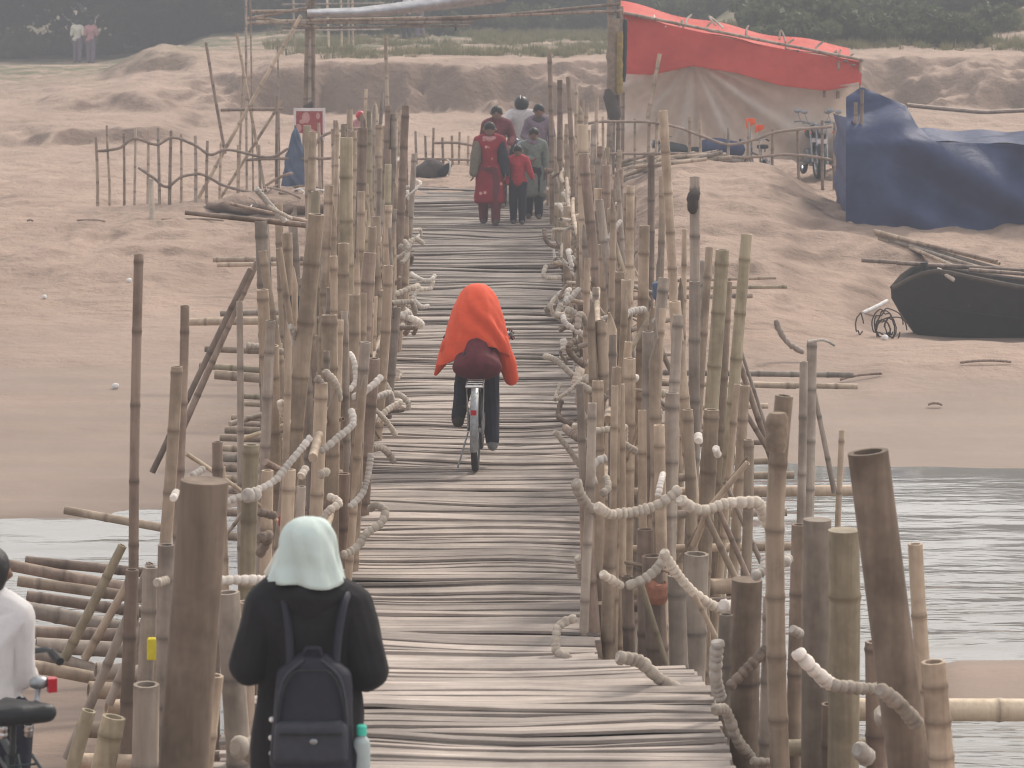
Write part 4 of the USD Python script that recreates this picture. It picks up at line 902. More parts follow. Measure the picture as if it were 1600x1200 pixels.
obj("zip", tube(resample([(-.118, -.262, .99), (-.100, -.255, 1.10), (-.05, -.245, 1.165), (.05, -.245, 1.165), (.100, -.255, 1.10), (.118, -.262, .99)], 24), .0045, 6), "black_vinyl", bp_, smooth=40)
obj("handle", tube(resample([(-.03, -.19, 1.20), (-.02, -.20, 1.235), (.02, -.20, 1.235), (.03, -.19, 1.20)], 12), .009, 6), "navy_nylon", bp_, smooth=40)
obj("badge", m3.Manifold.sphere(.012, 12).scale((1.2, .4, .9)).translate((.01, -.307, .93)), "steel", bp_, smooth=40)
for zb, xb in ((.985, -.145), (.92, -.147), (.865, -.145), (.80, -.138)):
    obj("bead", m3.Manifold.sphere(.0105, 10).translate((xb, -.215, zb)), "litter_white", bp_, smooth=True)
obj("side_pocket", crease(blob({0: (np.array([.155, -.205, .80]), .036), 1: (np.array([.16, -.205, .87]), .037)}, [(0, 1)], .015, 12, 3), .003, 20, 3), "navy_nylon", bp_, smooth=True)
bt = thing("water_bottle", "clear water bottle with teal cap in the side pocket of the backpack", "bottle", (-.74 + .03 + .175, 10.55 - .215, 1.34 + .79), rz=0)
obj("bottle_body", trimesh.creation.revolve(np.array([(0, 0), (.027, 0), (.031, .01), (.031, .11), (.026, .125), (.013, .138), (.013, .145), (0, .145)]), sections=20), "bottle_plastic", bt, smooth=40)
obj("cap", trimesh.creation.revolve(np.array([(0, .141), (.018, .141), (.018, .172), (.015, .175), (0, .175)]), sections=20), "teal_plastic", bt, smooth=40)


# bicycles and motorcycles: the rear wheel stands at the origin, the front points to +y
def wheel(t, name, y, r, w_, parts=True, tyre="rubber"):
    ty = trimesh.creation.torus(r - w_ / 2, w_ / 2, major_sections=40, minor_sections=10); ty.apply_transform(trimesh.transformations.rotation_matrix(math.pi / 2, [0, 1, 0])); ty.apply_translation((0, y, r))
    o = obj(name, ty, tyre, t, smooth=True)
    rim = trimesh.creation.torus(r - w_ * 1.05, w_ * .28, major_sections=40, minor_sections=6); rim.apply_transform(trimesh.transformations.rotation_matrix(math.pi / 2, [0, 1, 0])); rim.apply_translation((0, y, r))
    obj("rim", rim, "chrome", o, smooth=True)
    hub = trimesh.creation.cylinder(.02, .09); hub.apply_transform(trimesh.transformations.rotation_matrix(math.pi / 2, [0, 1, 0])); hub.apply_translation((0, y, r))
    obj("hub", hub, "steel", o, smooth=40)
    sp = []
    for k in range(24):
        a = k * math.tau / 24
        sp.append(tube([(.03 * (-1) ** k, y, r), (0, y + math.cos(a) * (r - w_), r + math.sin(a) * (r - w_))], .0016, 3, cap=False))
    tag(obj("spokes", cat_meshes(sp), "steel", o), kind="stuff")
    return o


def arc(y, z, r, a0, a1, n=20, x=0.0):
    a = np.linspace(a0, a1, n)
    return np.stack([0 * a + x, y + np.cos(a) * r, z + np.sin(a) * r], 1)


def mudguard(t, y, r, a0, a1, w_, m_):
    p = arc(y, r, r + .022, a0, a1)
    n = len(p); g_ = np.stack([p + [-w_, 0, -.006], p + [-w_ * .5, 0, .004], p + [0, 0, .007], p + [w_ * .5, 0, .004], p + [w_, 0, -.006]], 1)
    out = (p - [0, y, r]) / np.linalg.norm(p - [0, y, r], axis=1, keepdims=True)
    g_ = np.stack([p + out * o + np.array([x, 0, 0]) for x, o in ((-w_, -.012), (-w_ * .6, .002), (0, .007), (w_ * .6, .002), (w_, -.012))], 1)
    return obj("mudguard", solid_sheet(g_, .003), m_, t, smooth=40)


def bicycle(label, loc, rz=0, paint="frame_paint", saddle_w=.11, group=None, crank=-.9, chrome="chrome", steel="steel"):
    t = thing("bicycle", label, "bicycle", loc, rz, group)
    r = .325
    wheel(t, "wheel", 0, r, .054); wheel(t, "wheel", 1.06, r, .050)
    for a, b, q in (((0, .43, .30), (0, .27, .74), .016), ((0, .43, .30), (0, .90, .60), .018), ((0, .29, .70), (0, .88, .74), .016), ((0, .90, .56), (0, .87, .82), .019)):
        obj("frame_tube", tube([a, b], q, 8), paint, t, smooth=40)
    for s in (-1, 1):
        obj("frame_tube", tube([(s * .055, 0, r), (s * .03, .43, .30)], .010, 6), paint, t, smooth=40)
        obj("frame_tube", tube([(s * .055, 0, r), (s * .02, .28, .70)], .009, 6), paint, t, smooth=40)
        obj("fork", tube([(s * .05, 1.06, r), (s * .045, .94, .62), (s * .02, .91, .66)], .011, 6), chrome, t, smooth=40)
        obj("carrier_stay", tube([(s * .06, 0, r), (s * .065, -.06, .70)], .006, 6), chrome, t, smooth=40)
    mudguard(t, 0, r, math.radians(200), math.radians(40), .030, steel)
    mudguard(t, 1.06, r, math.radians(150), math.radians(20), .030, steel)
    cr = obj("carrier", tube(resample([(-.065, .2, .715), (-.065, -.28, .70), (.065, -.28, .70), (.065, .2, .715)], 20), .007, 6), chrome, t, smooth=40)
    for k in range(4):
        obj("carrier_bar", tube([(-.065, -.22 + .11 * k, .702), (.065, -.22 + .11 * k, .702)], .005, 6), chrome, cr, smooth=40)
    obj("seat_post", tube([(0, .27, .72), (0, .255, .84)], .013, 8), chrome, t, smooth=40)
    w_ = saddle_w
    sd = obj("saddle", crease(blob({0: (np.array([-w_ + .035, .17, .885]), .038), 1: (np.array([w_ - .035, .17, .885]), .038), 2: (np.array([0, .42, .875]), .024), 3: (np.array([0, .15, .89]), .04)}, [(0, 1, 2, 3)], .02, 12, 4), .002, 20, 1), "black_vinyl", t, smooth=True)
    for s in (-1, 1):
        obj("spring", wrapped([(s * .05, .19, .845), (s * .05, .20, .79)], .018, .25, 8, .008), "chrome", sd, smooth=True)
    obj("handlebar", tube(resample([(-.27, .68, .96), (-.24, .80, .985), (-.08, .87, .955), (0, .87, .95), (.08, .87, .955), (.24, .80, .985), (.27, .68, .96)], 28), .012, 8), chrome, t, smooth=40)
    for s in (-1, 1):
        obj("grip", tube([(s * .272, .68, .96), (s * .255, .77, .98)], .018, 8), "rubber", t, smooth=40)
    obj("stem", tube([(0, .87, .80), (0, .87, .95)], .014, 8), chrome, t, smooth=40)
    ch = trimesh.creation.cylinder(.09, .008, sections=28); ch.apply_transform(trimesh.transformations.rotation_matrix(math.pi / 2, [0, 1, 0])); ch.apply_translation((.05, .43, .30))
    obj("chainring", ch, steel, t, smooth=40)
    obj("chain_guard", rbox(.045, .062, -.02, .50, .285, .40, .008), steel, t, smooth=40)
    for s in (-1, 1):
        a = crank + (0 if s > 0 else math.pi)
        e = np.array([s * .085, .43 + .16 * math.cos(a), .30 + .16 * math.sin(a)])
        c_ = obj("crank", tube([(s * .07, .43, .30), (s * .08, e[1], e[2])], .010, 6), steel, t, smooth=40)
        obj("pedal", box(e[0] - (.08 if s < 0 else 0), e[0] + (.08 if s > 0 else 0), e[1] - .035, e[1] + .035, e[2] - .010, e[2] + .010), "rubber", c_)
    obj("reflector", box(-.022, .022, -.40, -.392, .50, .54), "red_lens", t)
    obj("side_stand", tube([(-.06, .05, .30), (-.14, -.02, .03)], .008, 6), steel, t, smooth=40)
    return t


bicycle("grey bicycle with chrome carrier ridden by the person in the orange shawl", (-.285, 22.72, 1.06), rz=-1.5, crank=-1.2)
CX, CY, CZ = -.275, 22.70, 1.055
t = thing("person", "cyclist with bright orange shawl over head riding away along the bridge deck", "person", (CX, CY, CZ))
J = pose(.92, arms={"L": ((-.115, .42, 1.20), (-.17, .66, 1.00), (-.235, .84, 1.03)), "R": ((.115, .42, 1.20), (.17, .66, 1.00), (.235, .84, 1.03))},
         legs={"L": ((-.09, .28, .90), (-.115, .64, .70), (-.165, .40, .41)), "R": ((.09, .28, .90), (.115, .60, .53), (.13, .44, .20))})
for n_, dy in (("pelvis", .26), ("belly", .30), ("chest", .38), ("neck", .46), ("head", .52), ("jaw", .53), ("brow", .53), ("nose", .53), ("nose2", .53), ("earL", .52), ("earR", .52)):
    p, r = J[n_]; J[n_] = (p + np.array([0, dy, -.03 - (.06 if dy > .45 else 0)]), r)
body_part(t, J, length=.025, k=.92, curl=1.1)
garment(t, "sweater", J, TORSO + ARM("L") + ARM("R"), .014, "maroon_cloth", .010, 5)
J["drape"] = (np.array([0, .175, .845]) * 1.0, .085); J["drapeL"] = (np.array([-.12, .20, .80]), .05); J["drapeR"] = (np.array([.12, .20, .80]), .05)
garment(t, "tunic", J, [("pelvis", "hpL", "hpR"), ("pelvis", "belly", "drape"), ("drape", "drapeL", "drapeR", "pelvis")], .030, "maroon_cloth", .012, 9)
garment(t, "trousers", J, [("pelvis", "hpL", "hpR")] + LEG("L") + LEG("R"), .022, "dark_blue_cloth", .012, 6)
garment(t, "shoe", J, FOOT("L"), .016, "shoe_brown", .004, 1)
garment(t, "shoe", J, FOOT("R"), .014, "shoe_grey", .004, 2)
hem = lambda th: np.where(np.sin(th) < 0, np.interp(np.cos(th), [-1, -.75, -.3, .15, .6, 1], [-.05, -.01, .085, .135, .115, .04]) * np.clip(-np.sin(th) * 3, 0, 1), -.03)
obj("shawl", hood([(1.425, .004, .004, .004, .004, .50), (1.418, .055, .055, .055, .06, .50), (1.385, .105, .105, .105, .11, .49), (1.32, .150, .148, .14, .16, .47), (1.22, .195, .185, .17, .26, .45), (1.10, .235, .218, .19, .36, .44), (.97, .27, .24, .205, .42, .43), (.83, .30, .245, .215, .44, .42)], hem=hem, fold=.030, seed=12), "orange_cloth", t, smooth=True)
obj("shawl_end", crease(blob({0: (np.array([.19, .40, .98]), .062), 1: (np.array([.235, .46, .80]), .068), 2: (np.array([.268, .50, .665]), .055)}, [(0, 1), (1, 2)], .018, 12, 6), .012, 10, 3), "orange_cloth", t, smooth=True)
obj("shawl_end", crease(blob({0: (np.array([-.225, .40, .95]), .060), 1: (np.array([-.285, .46, .80]), .042), 2: (np.array([-.335, .50, .70]), .014)}, [(0, 1), (1, 2)], .018, 12, 4), .010, 10, 5), "orange_cloth", t, smooth=True)

# the walkers at the far end of the deck
mat("spotted_red", {"tc": ("texture_coordinate", {}), "v": ("voronoi_texture", {"scale": 7.0, "randomness": 1.0}), "r": ("rgb_ramp", {"ramp": [(0.0, (0.60, 0.32, 0.27)), (0.14, (0.52, 0.28, 0.24)), (0.20, (0.25, 0.022, 0.032)), (1.0, (0.18, 0.018, 0.028))]}), "p": ("principled_bsdf", {"roughness": .85, "specular_ior_level": .2})},
    [("tc.object", "v.vector"), ("v.distance", "r.fac"), ("r.color", "p.base_color")])


def walker(label, px, d, H, top, bottom, dress=False, hair="hair", step=.10, arms=None, sleeve=True, rz=180, shoes="dark_rag", z=None, eye=True, topmat2=None, scarf=None, width=1.0, group=None):
    x = (px - 800) * d / F
    t = thing("person", label, "person", (x, d, deck_z(d) if z is None else z), rz, group)
    k = H / 1.6
    J = pose(k, arms=arms, legs={"L": ((-.085, 0, .88), (-.088, .05 + step * .4, .48), (-.085, step, .085)), "R": ((.085, 0, .88), (.088, .03 - step * .2, .48), (.085, -step, .085))}, width=width)
    body_part(t, J, length=.035, k=k)
    bones = TORSO + ((ARM("L") + ARM("R")) if sleeve else [("shL", "elL"), ("shR", "elR")])
    garment(t, "trousers", J, [("pelvis", "hpL", "hpR")] + LEG("L") + LEG("R"), .03 * k, bottom, .010, 4, .035)
    if dress:
        Jd = grown(J, 0)
        for n_, x_, y_ in (("a", -.17, -.05), ("b", .17, -.05), ("c", -.16, .10), ("e", .16, .10)):
            Jd[n_] = (np.array([x_ * width, y_, dress]) * k, .03 * k)
        garment(t, "dress", Jd, bones + [("hpL", "hpR", "a", "b", "c", "e")], .028 * k, top, .018, 5, .035)
    else:
        garment(t, "shirt", J, bones, .030 * k, top, .012, 5, .035)
    for s in "LR":
        garment(t, "shoe", J, FOOT(s), .010 * k, shoes, 0, 1, .03)
    if hair:
        hair_cap(t, J, hair)
    if eye:
        eyes(t, J)
    if scarf:
        obj("scarf", crease(blob({0: (J["neck"][0] + np.array([-.10, .03, -.03]) * k, .05 * k), 1: (J["neck"][0] + np.array([.10, .03, -.03]) * k, .05 * k), 2: (J["neck"][0] + np.array([0, .07, -.05]) * k, .05 * k), 3: (J["neck"][0] + np.array([0, -.05, .02]) * k, .06 * k)}, [(0, 2), (2, 1), (1, 3), (3, 0)], .025, 10, 4), .008, 10, 2), scarf, t, smooth=True)
    return t, J, k


t, J, k = walker("woman in long red spotted dress walking at the front of the group on the deck", 765, 44.0, 1.55, "spotted_red", "maroon_cloth", dress=.40, scarf="pink_cloth", width=1.10)
for s, m_ in (("L", "dark_blue_cloth"), ("R", "olive_cloth")):   # her shawl hangs over both arms
    a, b = J["sh" + s][0] + np.array([0, .01, -.03]), J["wr" + s][0]
    obj("shawl_side", crease(blob({0: (a, .075), 1: ((a + b) / 2, .085), 2: (b + np.array([0, 0, -.02]), .07)}, [(0, 1), (1, 2)], .03, 10, 4), .015, 9, 3), m_, t, smooth=True)
walker("child in red top and dark trousers beside the woman in the spotted dress", 809, 44.1, 1.19, "child_red", "dark_blue_cloth", step=.05, arms={"L": ((-.165, 0, 1.325), (-.24, -.01, 1.12), (-.30, .03, .98))})
walker("person in greyish green tunic to the right of the child in red", 834, 44.9, 1.40, "sage_cloth", "dark_blue_cloth", dress=.45, step=.08, arms={"R": ((.165, 0, 1.325), (.20, .02, 1.10), (.05, .20, 1.08))}, scarf="lilac_cloth")
walker("dark haired person in red walking behind the woman in the spotted dress", 776, 46.6, 1.63, "maroon_cloth", "dark_blue_cloth", step=.08, arms={"L": ((-.165, 0, 1.325), (-.25, -.02, 1.12), (-.20, .18, 1.02))})
walker("dark haired person in dusky lilac clothes at the right rail behind the motorcycle", 842, 47.6, 1.60, "lilac_cloth", "lilac_cloth", dress=.3, step=.05, scarf="dark_rag", arms={"R": ((.165, 0, 1.325), (.24, 0, 1.10), (.16, .20, 1.05))})
# two men on the far path, two people beyond the gateway, a red cap behind the rail
for px, d, H, a_, b_, lab in ((121, 113.0, 1.66, "cream_shirt", "lilac_cloth", "far person in pale cream shirt on the sandy path"), (142, 112.0, 1.66, "pink_cloth", "lilac_cloth", "far person in pinkish white shirt on the sandy path")):
    walker(lab, px, d, H, a_, b_, z=gz1((px - 800) * d / F, d) - .02, rz=0, eye=False, step=.06, sleeve=False)
walker("distant person in white shirt under the trees beyond the gateway", 636, 96.0, 1.62, "white_cloth", "dark_blue_cloth", z=gz1((636 - 800) * 96 / F, 96.0), rz=90, eye=False, sleeve=False)
walker("distant person in pale pink shirt under the trees beyond the gateway", 657, 96.6, 1.66, "pink_cloth", "lilac_cloth", z=gz1((657 - 800) * 96.6 / F, 96.6), rz=90, eye=False, sleeve=False)
t, J, k = walker("short person in red cap and pink top behind the left railing", 563, 52.4, 1.22, "pink_cloth", "lilac_cloth", z=gz1((563 - 800) * 52.4 / F, 52.4), hair=None)
hair_cap(t, J, "red_lens", "cap", .02, False)
# the man at the left edge with his bicycle
t = thing("person", "man in loose white shirt cut off by the left edge of the picture", "person", (-2.165, 12.0, gz1(-2.165, 12.0) + .02))
k = .95
J = pose(k, arms={"L": ((-.15, 0, 1.315), (-.17, .02, 1.07), (-.12, .24, 1.0)), "R": ((.13, 0, 1.315), (.135, .02, 1.06), (.12, .26, 1.0))})
body_part(t, J, length=.025, k=k)
garment(t, "shirt", J, TORSO + ARM("L") + ARM("R"), .028, "white_cloth", .014, 8, .022)
garment(t, "trousers", J, [("pelvis", "hpL", "hpR")] + LEG("L") + LEG("R"), .03, "dark_blue_cloth", .01, 8)
for s in "LR":
    garment(t, "shoe", J, FOOT(s), .012, "shoe_brown", 0, 1)
hair_cap(t, J)
t = bicycle("bicycle with wide black saddle at the lower left edge of the picture", (-1.90, 11.33, gz1(-1.96, 11.4) + .02), rz=20, saddle_w=.155, chrome="frame_paint", steel="frame_paint")
obj("lamp_arm", tube([(.10, .30, .90), (.12, .34, .955), (.165, .335, .955)], .012, 6), "steel", t, smooth=40)
obj("saddle_lamp", box(.150, .185, .30, .34, .93, .985), "red_lens", t)
obj("bell", m3.Manifold.sphere(.03, 14).scale((1.4, 1, .9)).translate((.12, .34, .965)), "steel", t, smooth=True)


def motorcycle(label, loc, rz=0, paint="frame_paint", group="motorcycles parked behind the bamboo fence"):
    t = thing("motorcycle", label, "motorcycle", loc, rz, group)
    wheel(t, "wheel", 0, .30, .085); wheel(t, "wheel", 1.26, .30, .08)
    obj("engine", rbox(-.12, .12, .42, .78, .24, .52, .05), "steel", t, smooth=40)
    obj("fuel_tank", crease(blob({0: (np.array([0, .62, .80]), .11), 1: (np.array([0, .88, .83]), .13)}, [(0, 1)], .03, 12, 3), .0), paint, t, smooth=True)
    obj("seat", crease(blob({0: (np.array([0, -.12, .79]), .085), 1: (np.array([0, .55, .76]), .09)}, [(0, 1)], .03, 12, 3), .004), "black_vinyl", t, smooth=True)
    obj("side_panel", rbox(-.13, .13, .08, .45, .45, .70, .04), paint, t, smooth=40)
    for s in (-1, 1):
        obj("fork", tube([(s * .085, 1.26, .30), (s * .085, 1.02, .90)], .026, 8), "steel", t, smooth=40)
        obj("shock", wrapped([(s * .13, 0, .32), (s * .13, .12, .66)], .032, .2, 8, .016), "steel", t, smooth=True)
        obj("indicator", m3.Manifold.sphere(.018, 10).translate((s * .20, 1.10, .86)), "flag_orange", t, smooth=True)
        mr = obj("mirror_stem", tube([(s * .24, .93, 1.02), (s * .30, .96, 1.20)], .007, 6), "steel", t, smooth=40)
        obj("mirror", m3.Manifold.sphere(.055, 12).scale((1.2, .35, .8)).translate((s * .31, .96, 1.23)), "steel", mr, smooth=True)
    obj("exhaust", tube([(.13, .75, .26), (.16, .40, .24), (.17, -.25, .32)], .040, 10), "steel", t, smooth=40)
    obj("handlebar", tube(resample([(-.34, .84, 1.02), (-.2, .93, 1.03), (0, .98, .96), (.2, .93, 1.03), (.34, .84, 1.02)], 20), .014, 8), "steel", t, smooth=40)
    hl = obj("headlight", m3.Manifold.sphere(.095, 16).scale((1, .8, 1)).translate((0, 1.10, .90)), paint, t, smooth=True)
    obj("lens", m3.Manifold.sphere(.08, 16).scale((1, .35, 1)).translate((0, 1.165, .90)), "steel", hl, smooth=True)
    obj("number_plate", box(-.09, .09, 1.17, 1.175, .66, .74), "sign_white", t)
    for y_, a0, a1 in ((0, 175, 30), (1.26, 150, 10)):
        mudguard(t, y_, .30, math.radians(a0), math.radians(a1), .055, paint)
    obj("tail_lamp", box(-.05, .05, -.26, -.22, .64, .70), "red_lens", t)
    return t


MC = motorcycle("motorcycle ridden on the deck by the man in the pale checked shirt", ((815 - 800) * 48.0 / F, 49.2, deck_z(48.4)), rz=180, group=None)
t = thing("person", "motorcyclist in pale checked shirt and dark helmet at the far end of the deck", "person", ((815 - 800) * 48.6 / F, 48.9, deck_z(48.6)), 180)
J = pose(1.0, arms={"L": ((-.19, .05, 1.37), (-.33, .20, 1.18), (-.33, .42, 1.05)), "R": ((.19, .05, 1.37), (.33, .20, 1.18), (.33, .42, 1.05))}, legs={"L": ((-.11, 0, .86), (-.20, .40, .74), (-.17, .36, .32)), "R": ((.11, 0, .86), (.20, .40, .74), (.17, .36, .32))})
body_part(t, J, length=.03, curl=1.2)
garment(t, "shirt", J, TORSO + [("shL", "elL"), ("shR", "elR")], .035, "check_cloth", .014, 4)
garment(t, "trousers", J, [("pelvis", "hpL", "hpR")] + LEG("L") + LEG("R"), .03, "dark_blue_cloth", .01, 4)
for s in "LR":
    garment(t, "shoe", J, FOOT(s), .012, "shoe_brown", 0, 1)
hm = obj("helmet", m3.Manifold.sphere(.135, 18).scale((.92, 1.05, 1)).translate((0, .01, 1.545)), "black_vinyl", t, smooth=True)
obj("helmet_stripe", tube(arc(.01, 1.545, .137, math.radians(40), math.radians(150), 16, .02), .007, 6), "litter_white", hm, smooth=True)

# ------------------------------------------------------------------ boat, tents, fences, gateway
def pole(par, x0, y0, x1, y1, d0, d1, w_, mt=None, name="pole", **kw):
    a, b = P(x0, y0, d0), P(x1, y1, d1)
    r = w_ * (d0 + d1) / 2 / F / 2
    kw = {"bend": .006, "n": 8, **kw}
    ms, rg = bamboo(a, b, r, r * .92, **kw)
    return obj(name, ms, mt or R.choice(KINDS), par, smooth=True, ring=rg)


# the tarred boat pulled up on the sand; its bow at the left
bx, by, bz = (1395 - 800) * 38.3 / F, 38.3, gz1(5.8, 38.3) - .06
bt = thing("wooden_boat", "black tarred wooden boat pulled up on the sand with its bow to the left", "boat", (bx, by, .02), rz=6)
st = np.array([0.0, .12, .30, .50, .90, 1.6, 2.6, 3.8, 5.0, 6.5])           # along the boat
hw = np.array([.03, .15, .28, .38, .52, .66, .76, .78, .70, .40])
sheer = np.array([.74, .84, .95, 1.00, .93, .80, .69, .64, .70, .88])
keel = np.array([.64, .44, .18, .02, -.02, -.03, -.03, -.02, .08, .35])
rings_o, rings_i = [], []
for i in range(len(st)):
    a = np.linspace(-1, 1, 25)
    prof = lambda h_, k_, s_: np.stack([0 * a + st[i], np.sign(a) * h_ * np.abs(a) ** .62, k_ + (s_ - k_) * np.clip((np.abs(a) - .22) / .78, 0, 1) ** 1.15], 1)
    rings_o.append(prof(hw[i], keel[i], sheer[i])); rings_i.append(prof(max(hw[i] - .05, .03), keel[i] + .05, sheer[i] + .002))


def strip(rings):
    g_ = np.stack(rings, 0)
    return solid_sheet(g_, .035)



def dense(rings, n=40):
    A = np.stack(rings, 0); s_ = np.linspace(st[0], st[-1], n)
    from scipy.interpolate import PchipInterpolator
    return PchipInterpolator(st, A, axis=0)(s_)


hull = obj("hull", solid_sheet(dense(rings_o), .045), "boat_tar", bt, smooth=40)
D = dense(rings_o)
for k_, s_ in ((0, 1), (-1, -1)):
    obj("gunwale", tube(D[:, k_] + np.array([0, 0, .015]), .035, 8), "boat_inner", bt, smooth=40)
for k_ in (4, 7, 17, 20):
    nrm_ = np.array([0, -1.0 if k_ < 12 else 1.0, 0])
    obj("strake", tube(D[1:, k_] + nrm_ * .022, .014, 6), "boat_tar", bt, smooth=40)
for fr in (4, 9, 14, 19, 24, 29, 34):
    obj("rib", tube(D[fr, 2:-2] + np.array([0, 0, .03]), .022, 6), "boat_inner", bt, smooth=40)
for fr in (6, 13, 24, 32):
    a_, b_ = D[fr, 3], D[fr, -4]
    obj("thwart", box(a_[0] - .10, a_[0] + .10, b_[1] if b_[1] < a_[1] else a_[1], max(a_[1], b_[1]), a_[2] - .02, a_[2] + .02), "boat_inner", bt)
obj("bow_deck", solid_sheet(np.stack([D[0:7, 1] + [0, .01, .0], (D[0:7, 1] + D[0:7, -2]) / 2 + [0, 0, .03], D[0:7, -2] - [0, .01, 0]], 1), .03), "boat_tar", bt, smooth=40)
obj("bow_post", tube([(.38, -.24, .90), (.36, -.24, 1.12)], .05, 8), "boat_tar", bt, smooth=40)
obj("rope_lashing", wrapped([(.50, -.36, 1.04), (.60, -.42, .98), (.70, -.50, .90)], .03, .3), "rope", bt, smooth=True)
for a, b in (((.1, .2, 1.07), (2.8, .3, .86)), ((-.35, .3, 1.10), (2.6, .15, .90)), ((1.0, -.1, 1.00), (3.4, .1, .78))):
    ms, rg = bamboo(a, b, .028, .022, n=8, bend=.003)
    tag(obj("punt_pole", ms, "bamboo_brown", bt, smooth=True, ring=rg))

# pile of long poles on the sand behind the boat
pl = thing("pole_pile", "pile of long bamboo poles lying on the slope between boat and blue tarpaulin", "poles")
for (x0, y0, x1, y1, w_) in [(1366, 361, 1562, 412, 7), (1370, 366, 1560, 420, 7), (1368, 364, 1558, 408, 6), (1374, 372, 1552, 430, 8), (1380, 378, 1540, 428, 8), (1376, 370, 1530, 418, 7), (1408, 420, 1560, 432, 5), (1390, 384, 1500, 420, 7), (1384, 376, 1520, 424, 6)]:
    a, b = P(x0, y0, 43.2), P(x1, y1, 41.3)
    a[2] = max(a[2], gz1(a[0], a[1]) + .06); b[2] = max(b[2], gz1(b[0], b[1]) + .05)
    r = w_ * 42 / F / 2
    ms, rg = bamboo(a, b, r, r * .8, n=8, bend=.003)
    obj("pole", ms, R.choice(KINDS[5:11]), pl, smooth=True, ring=rg)
pl = thing("pole_pile", "heap of short bamboo poles lying on the sand ramp below the grey cream tarpaulin", "poles")
for k in range(16):
    x0 = R.uniform(915, 1060); w_ = R.uniform(60, 130); y0 = R.uniform(256, 282)
    d = R.uniform(49.5, 51.5)
    a, b = P(x0, y0, d), P(x0 + w_, y0 + R.uniform(-8, 14), d + R.uniform(-.8, .6))
    for v in (a, b):
        v[2] = gz1(v[0], v[1]) + R.uniform(.04, .22)
    r = R.uniform(.03, .05)
    ms, rg = bamboo(a, b, r, r * .9, n=8, bend=.01)
    obj("pole", ms, R.choice(KINDS[5:11] + ["rope_brown"][:0]), pl, smooth=True, ring=rg)
for (x0, y0, x1, y1, d) in [(1040, 246, 1165, 290, 50.6)]:
    pole(pl, x0, y0, x1, y1, d, d - 1.0, 8, "bamboo_brown")

# red and cream tarpaulin shelter
TD = 53.6
sh_ = thing("tarpaulin_shelter", "shelter of red tarpaulin above a greyish cream cloth on bamboo poles", "shelter")
def sheet(top, bot, x0, x1, d, nx=60, ny=26, fold=None, sag=0.0):
    px = np.linspace(x0, x1, nx); v = np.linspace(0, 1, ny)
    yt = np.interp(px, *np.array(top).T); yb = np.interp(px, *np.array(bot).T)
    g_ = np.zeros((nx, ny, 3))
    for j, t_ in enumerate(v):
        py = yt + (yb - yt) * t_
        dd = d + (fold(px, py, t_) if fold else 0)
        g_[:, j] = np.stack([(px - 800) * dd / F, dd + 0 * px, CH - (py - YH) * dd / F], -1)
    return g_


radial = lambda px, py, t_: .24 * np.sin(np.arctan2(px - 1082, np.maximum(py - 92, 4)) * 12.0) * np.clip(np.hypot(px - 1082, py - 92) / 120, 0, 1) * np.clip((265 - py) / 60, 0, 1) + .05 * np.sin(px / 17.0) * t_ + .22 * t_
soft = lambda px, py, t_: .05 * np.sin(px / 38.0 + py / 30.0) - .03 * np.cos(px / 90.0) - .22 * t_
redtop = [(974, 22), (1040, 38), (1130, 58), (1230, 78), (1346, 96)]
redbot = [(974, 115), (1020, 117), (1082, 103), (1150, 114), (1220, 134), (1290, 142), (1346, 132)]
obj("red_tarpaulin", solid_sheet(sheet(redtop, redbot, 974, 1346, TD, fold=soft), .012), "tarp_red", sh_, smooth=True)
obj("cream_cloth", solid_sheet(sheet([(p, q - 4) for p, q in redbot], [(974, 250), (1100, 244), (1250, 250), (1340, 262)], 972, 1342, TD + .05, 90, 40, fold=radial), .012), "tarp_cream", sh_, smooth=True)
# the roof slopes up and back from the top of the red front
px = np.linspace(974, 1346, 50)
front = sheet(redtop, redbot, 974, 1346, TD, 50, 2)[:, 0]
rows = []
for t_ in np.linspace(0, 1, 10):
    rows.append(front + np.array([-.02, 2.0, .22]) * t_ + np.stack([0 * px, 0 * px, -.10 * math.sin(math.pi * t_) + .03 * np.sin(px / 22)], -1))
obj("roof_tarpaulin", solid_sheet(np.stack(rows, 1), .012), "tarp_red", sh_, smooth=True)
pole(sh_, 975, 20, 1348, 94, TD - .04, TD - .04, 5, "bamboo_brown", "ridge_pole")
for (x0, y0, x1, y1) in [(972, 10, 972, 250), (1083, 100, 1083, 246), (1345, 92, 1340, 262), (1289, 88, 1288, 140), (1310, 98, 1309, 142)]:
    pole(sh_, x1, y1 + 12, x0, y0 + (6 if x0 == 1083 else 0), TD + (.45 if x0 == 1083 else -.03), TD + (.30 if x0 == 1083 else -.03), 6 if x0 != 1289 else 4, "bamboo_brown", "pole")
pole(sh_, 1012, 185, 1031, 84, TD - .35, TD - .35, 7, "bamboo_tan", "pole")
for (x, y) in [(1030, 28), (1056, 36), (1072, 27), (1104, 36), (1118, 30), (1166, 44), (1218, 52), (1228, 66), (1275, 70), (1294, 84), (1312, 82), (1322, 88)]:
    a = P(x, y + 10, TD + .15); b = P(x + R.uniform(-10, 14), y - 4, TD + .5); c = P(x + R.uniform(4, 22), y + 14, TD - .06)
    obj("tie", wrapped([a, b, c] if R.random() < .5 else [b, a, c], .020, .15), R.choice(["rope", "rope_brown", "rope_brown"]), sh_, smooth=True)
obj("patch", box(*(P(1052, 0, TD)[0], P(1060, 0, TD)[0]), TD - .16, TD - .14, P(0, 86, TD)[2], P(0, 79, TD)[2]), "sign_pink", sh_)

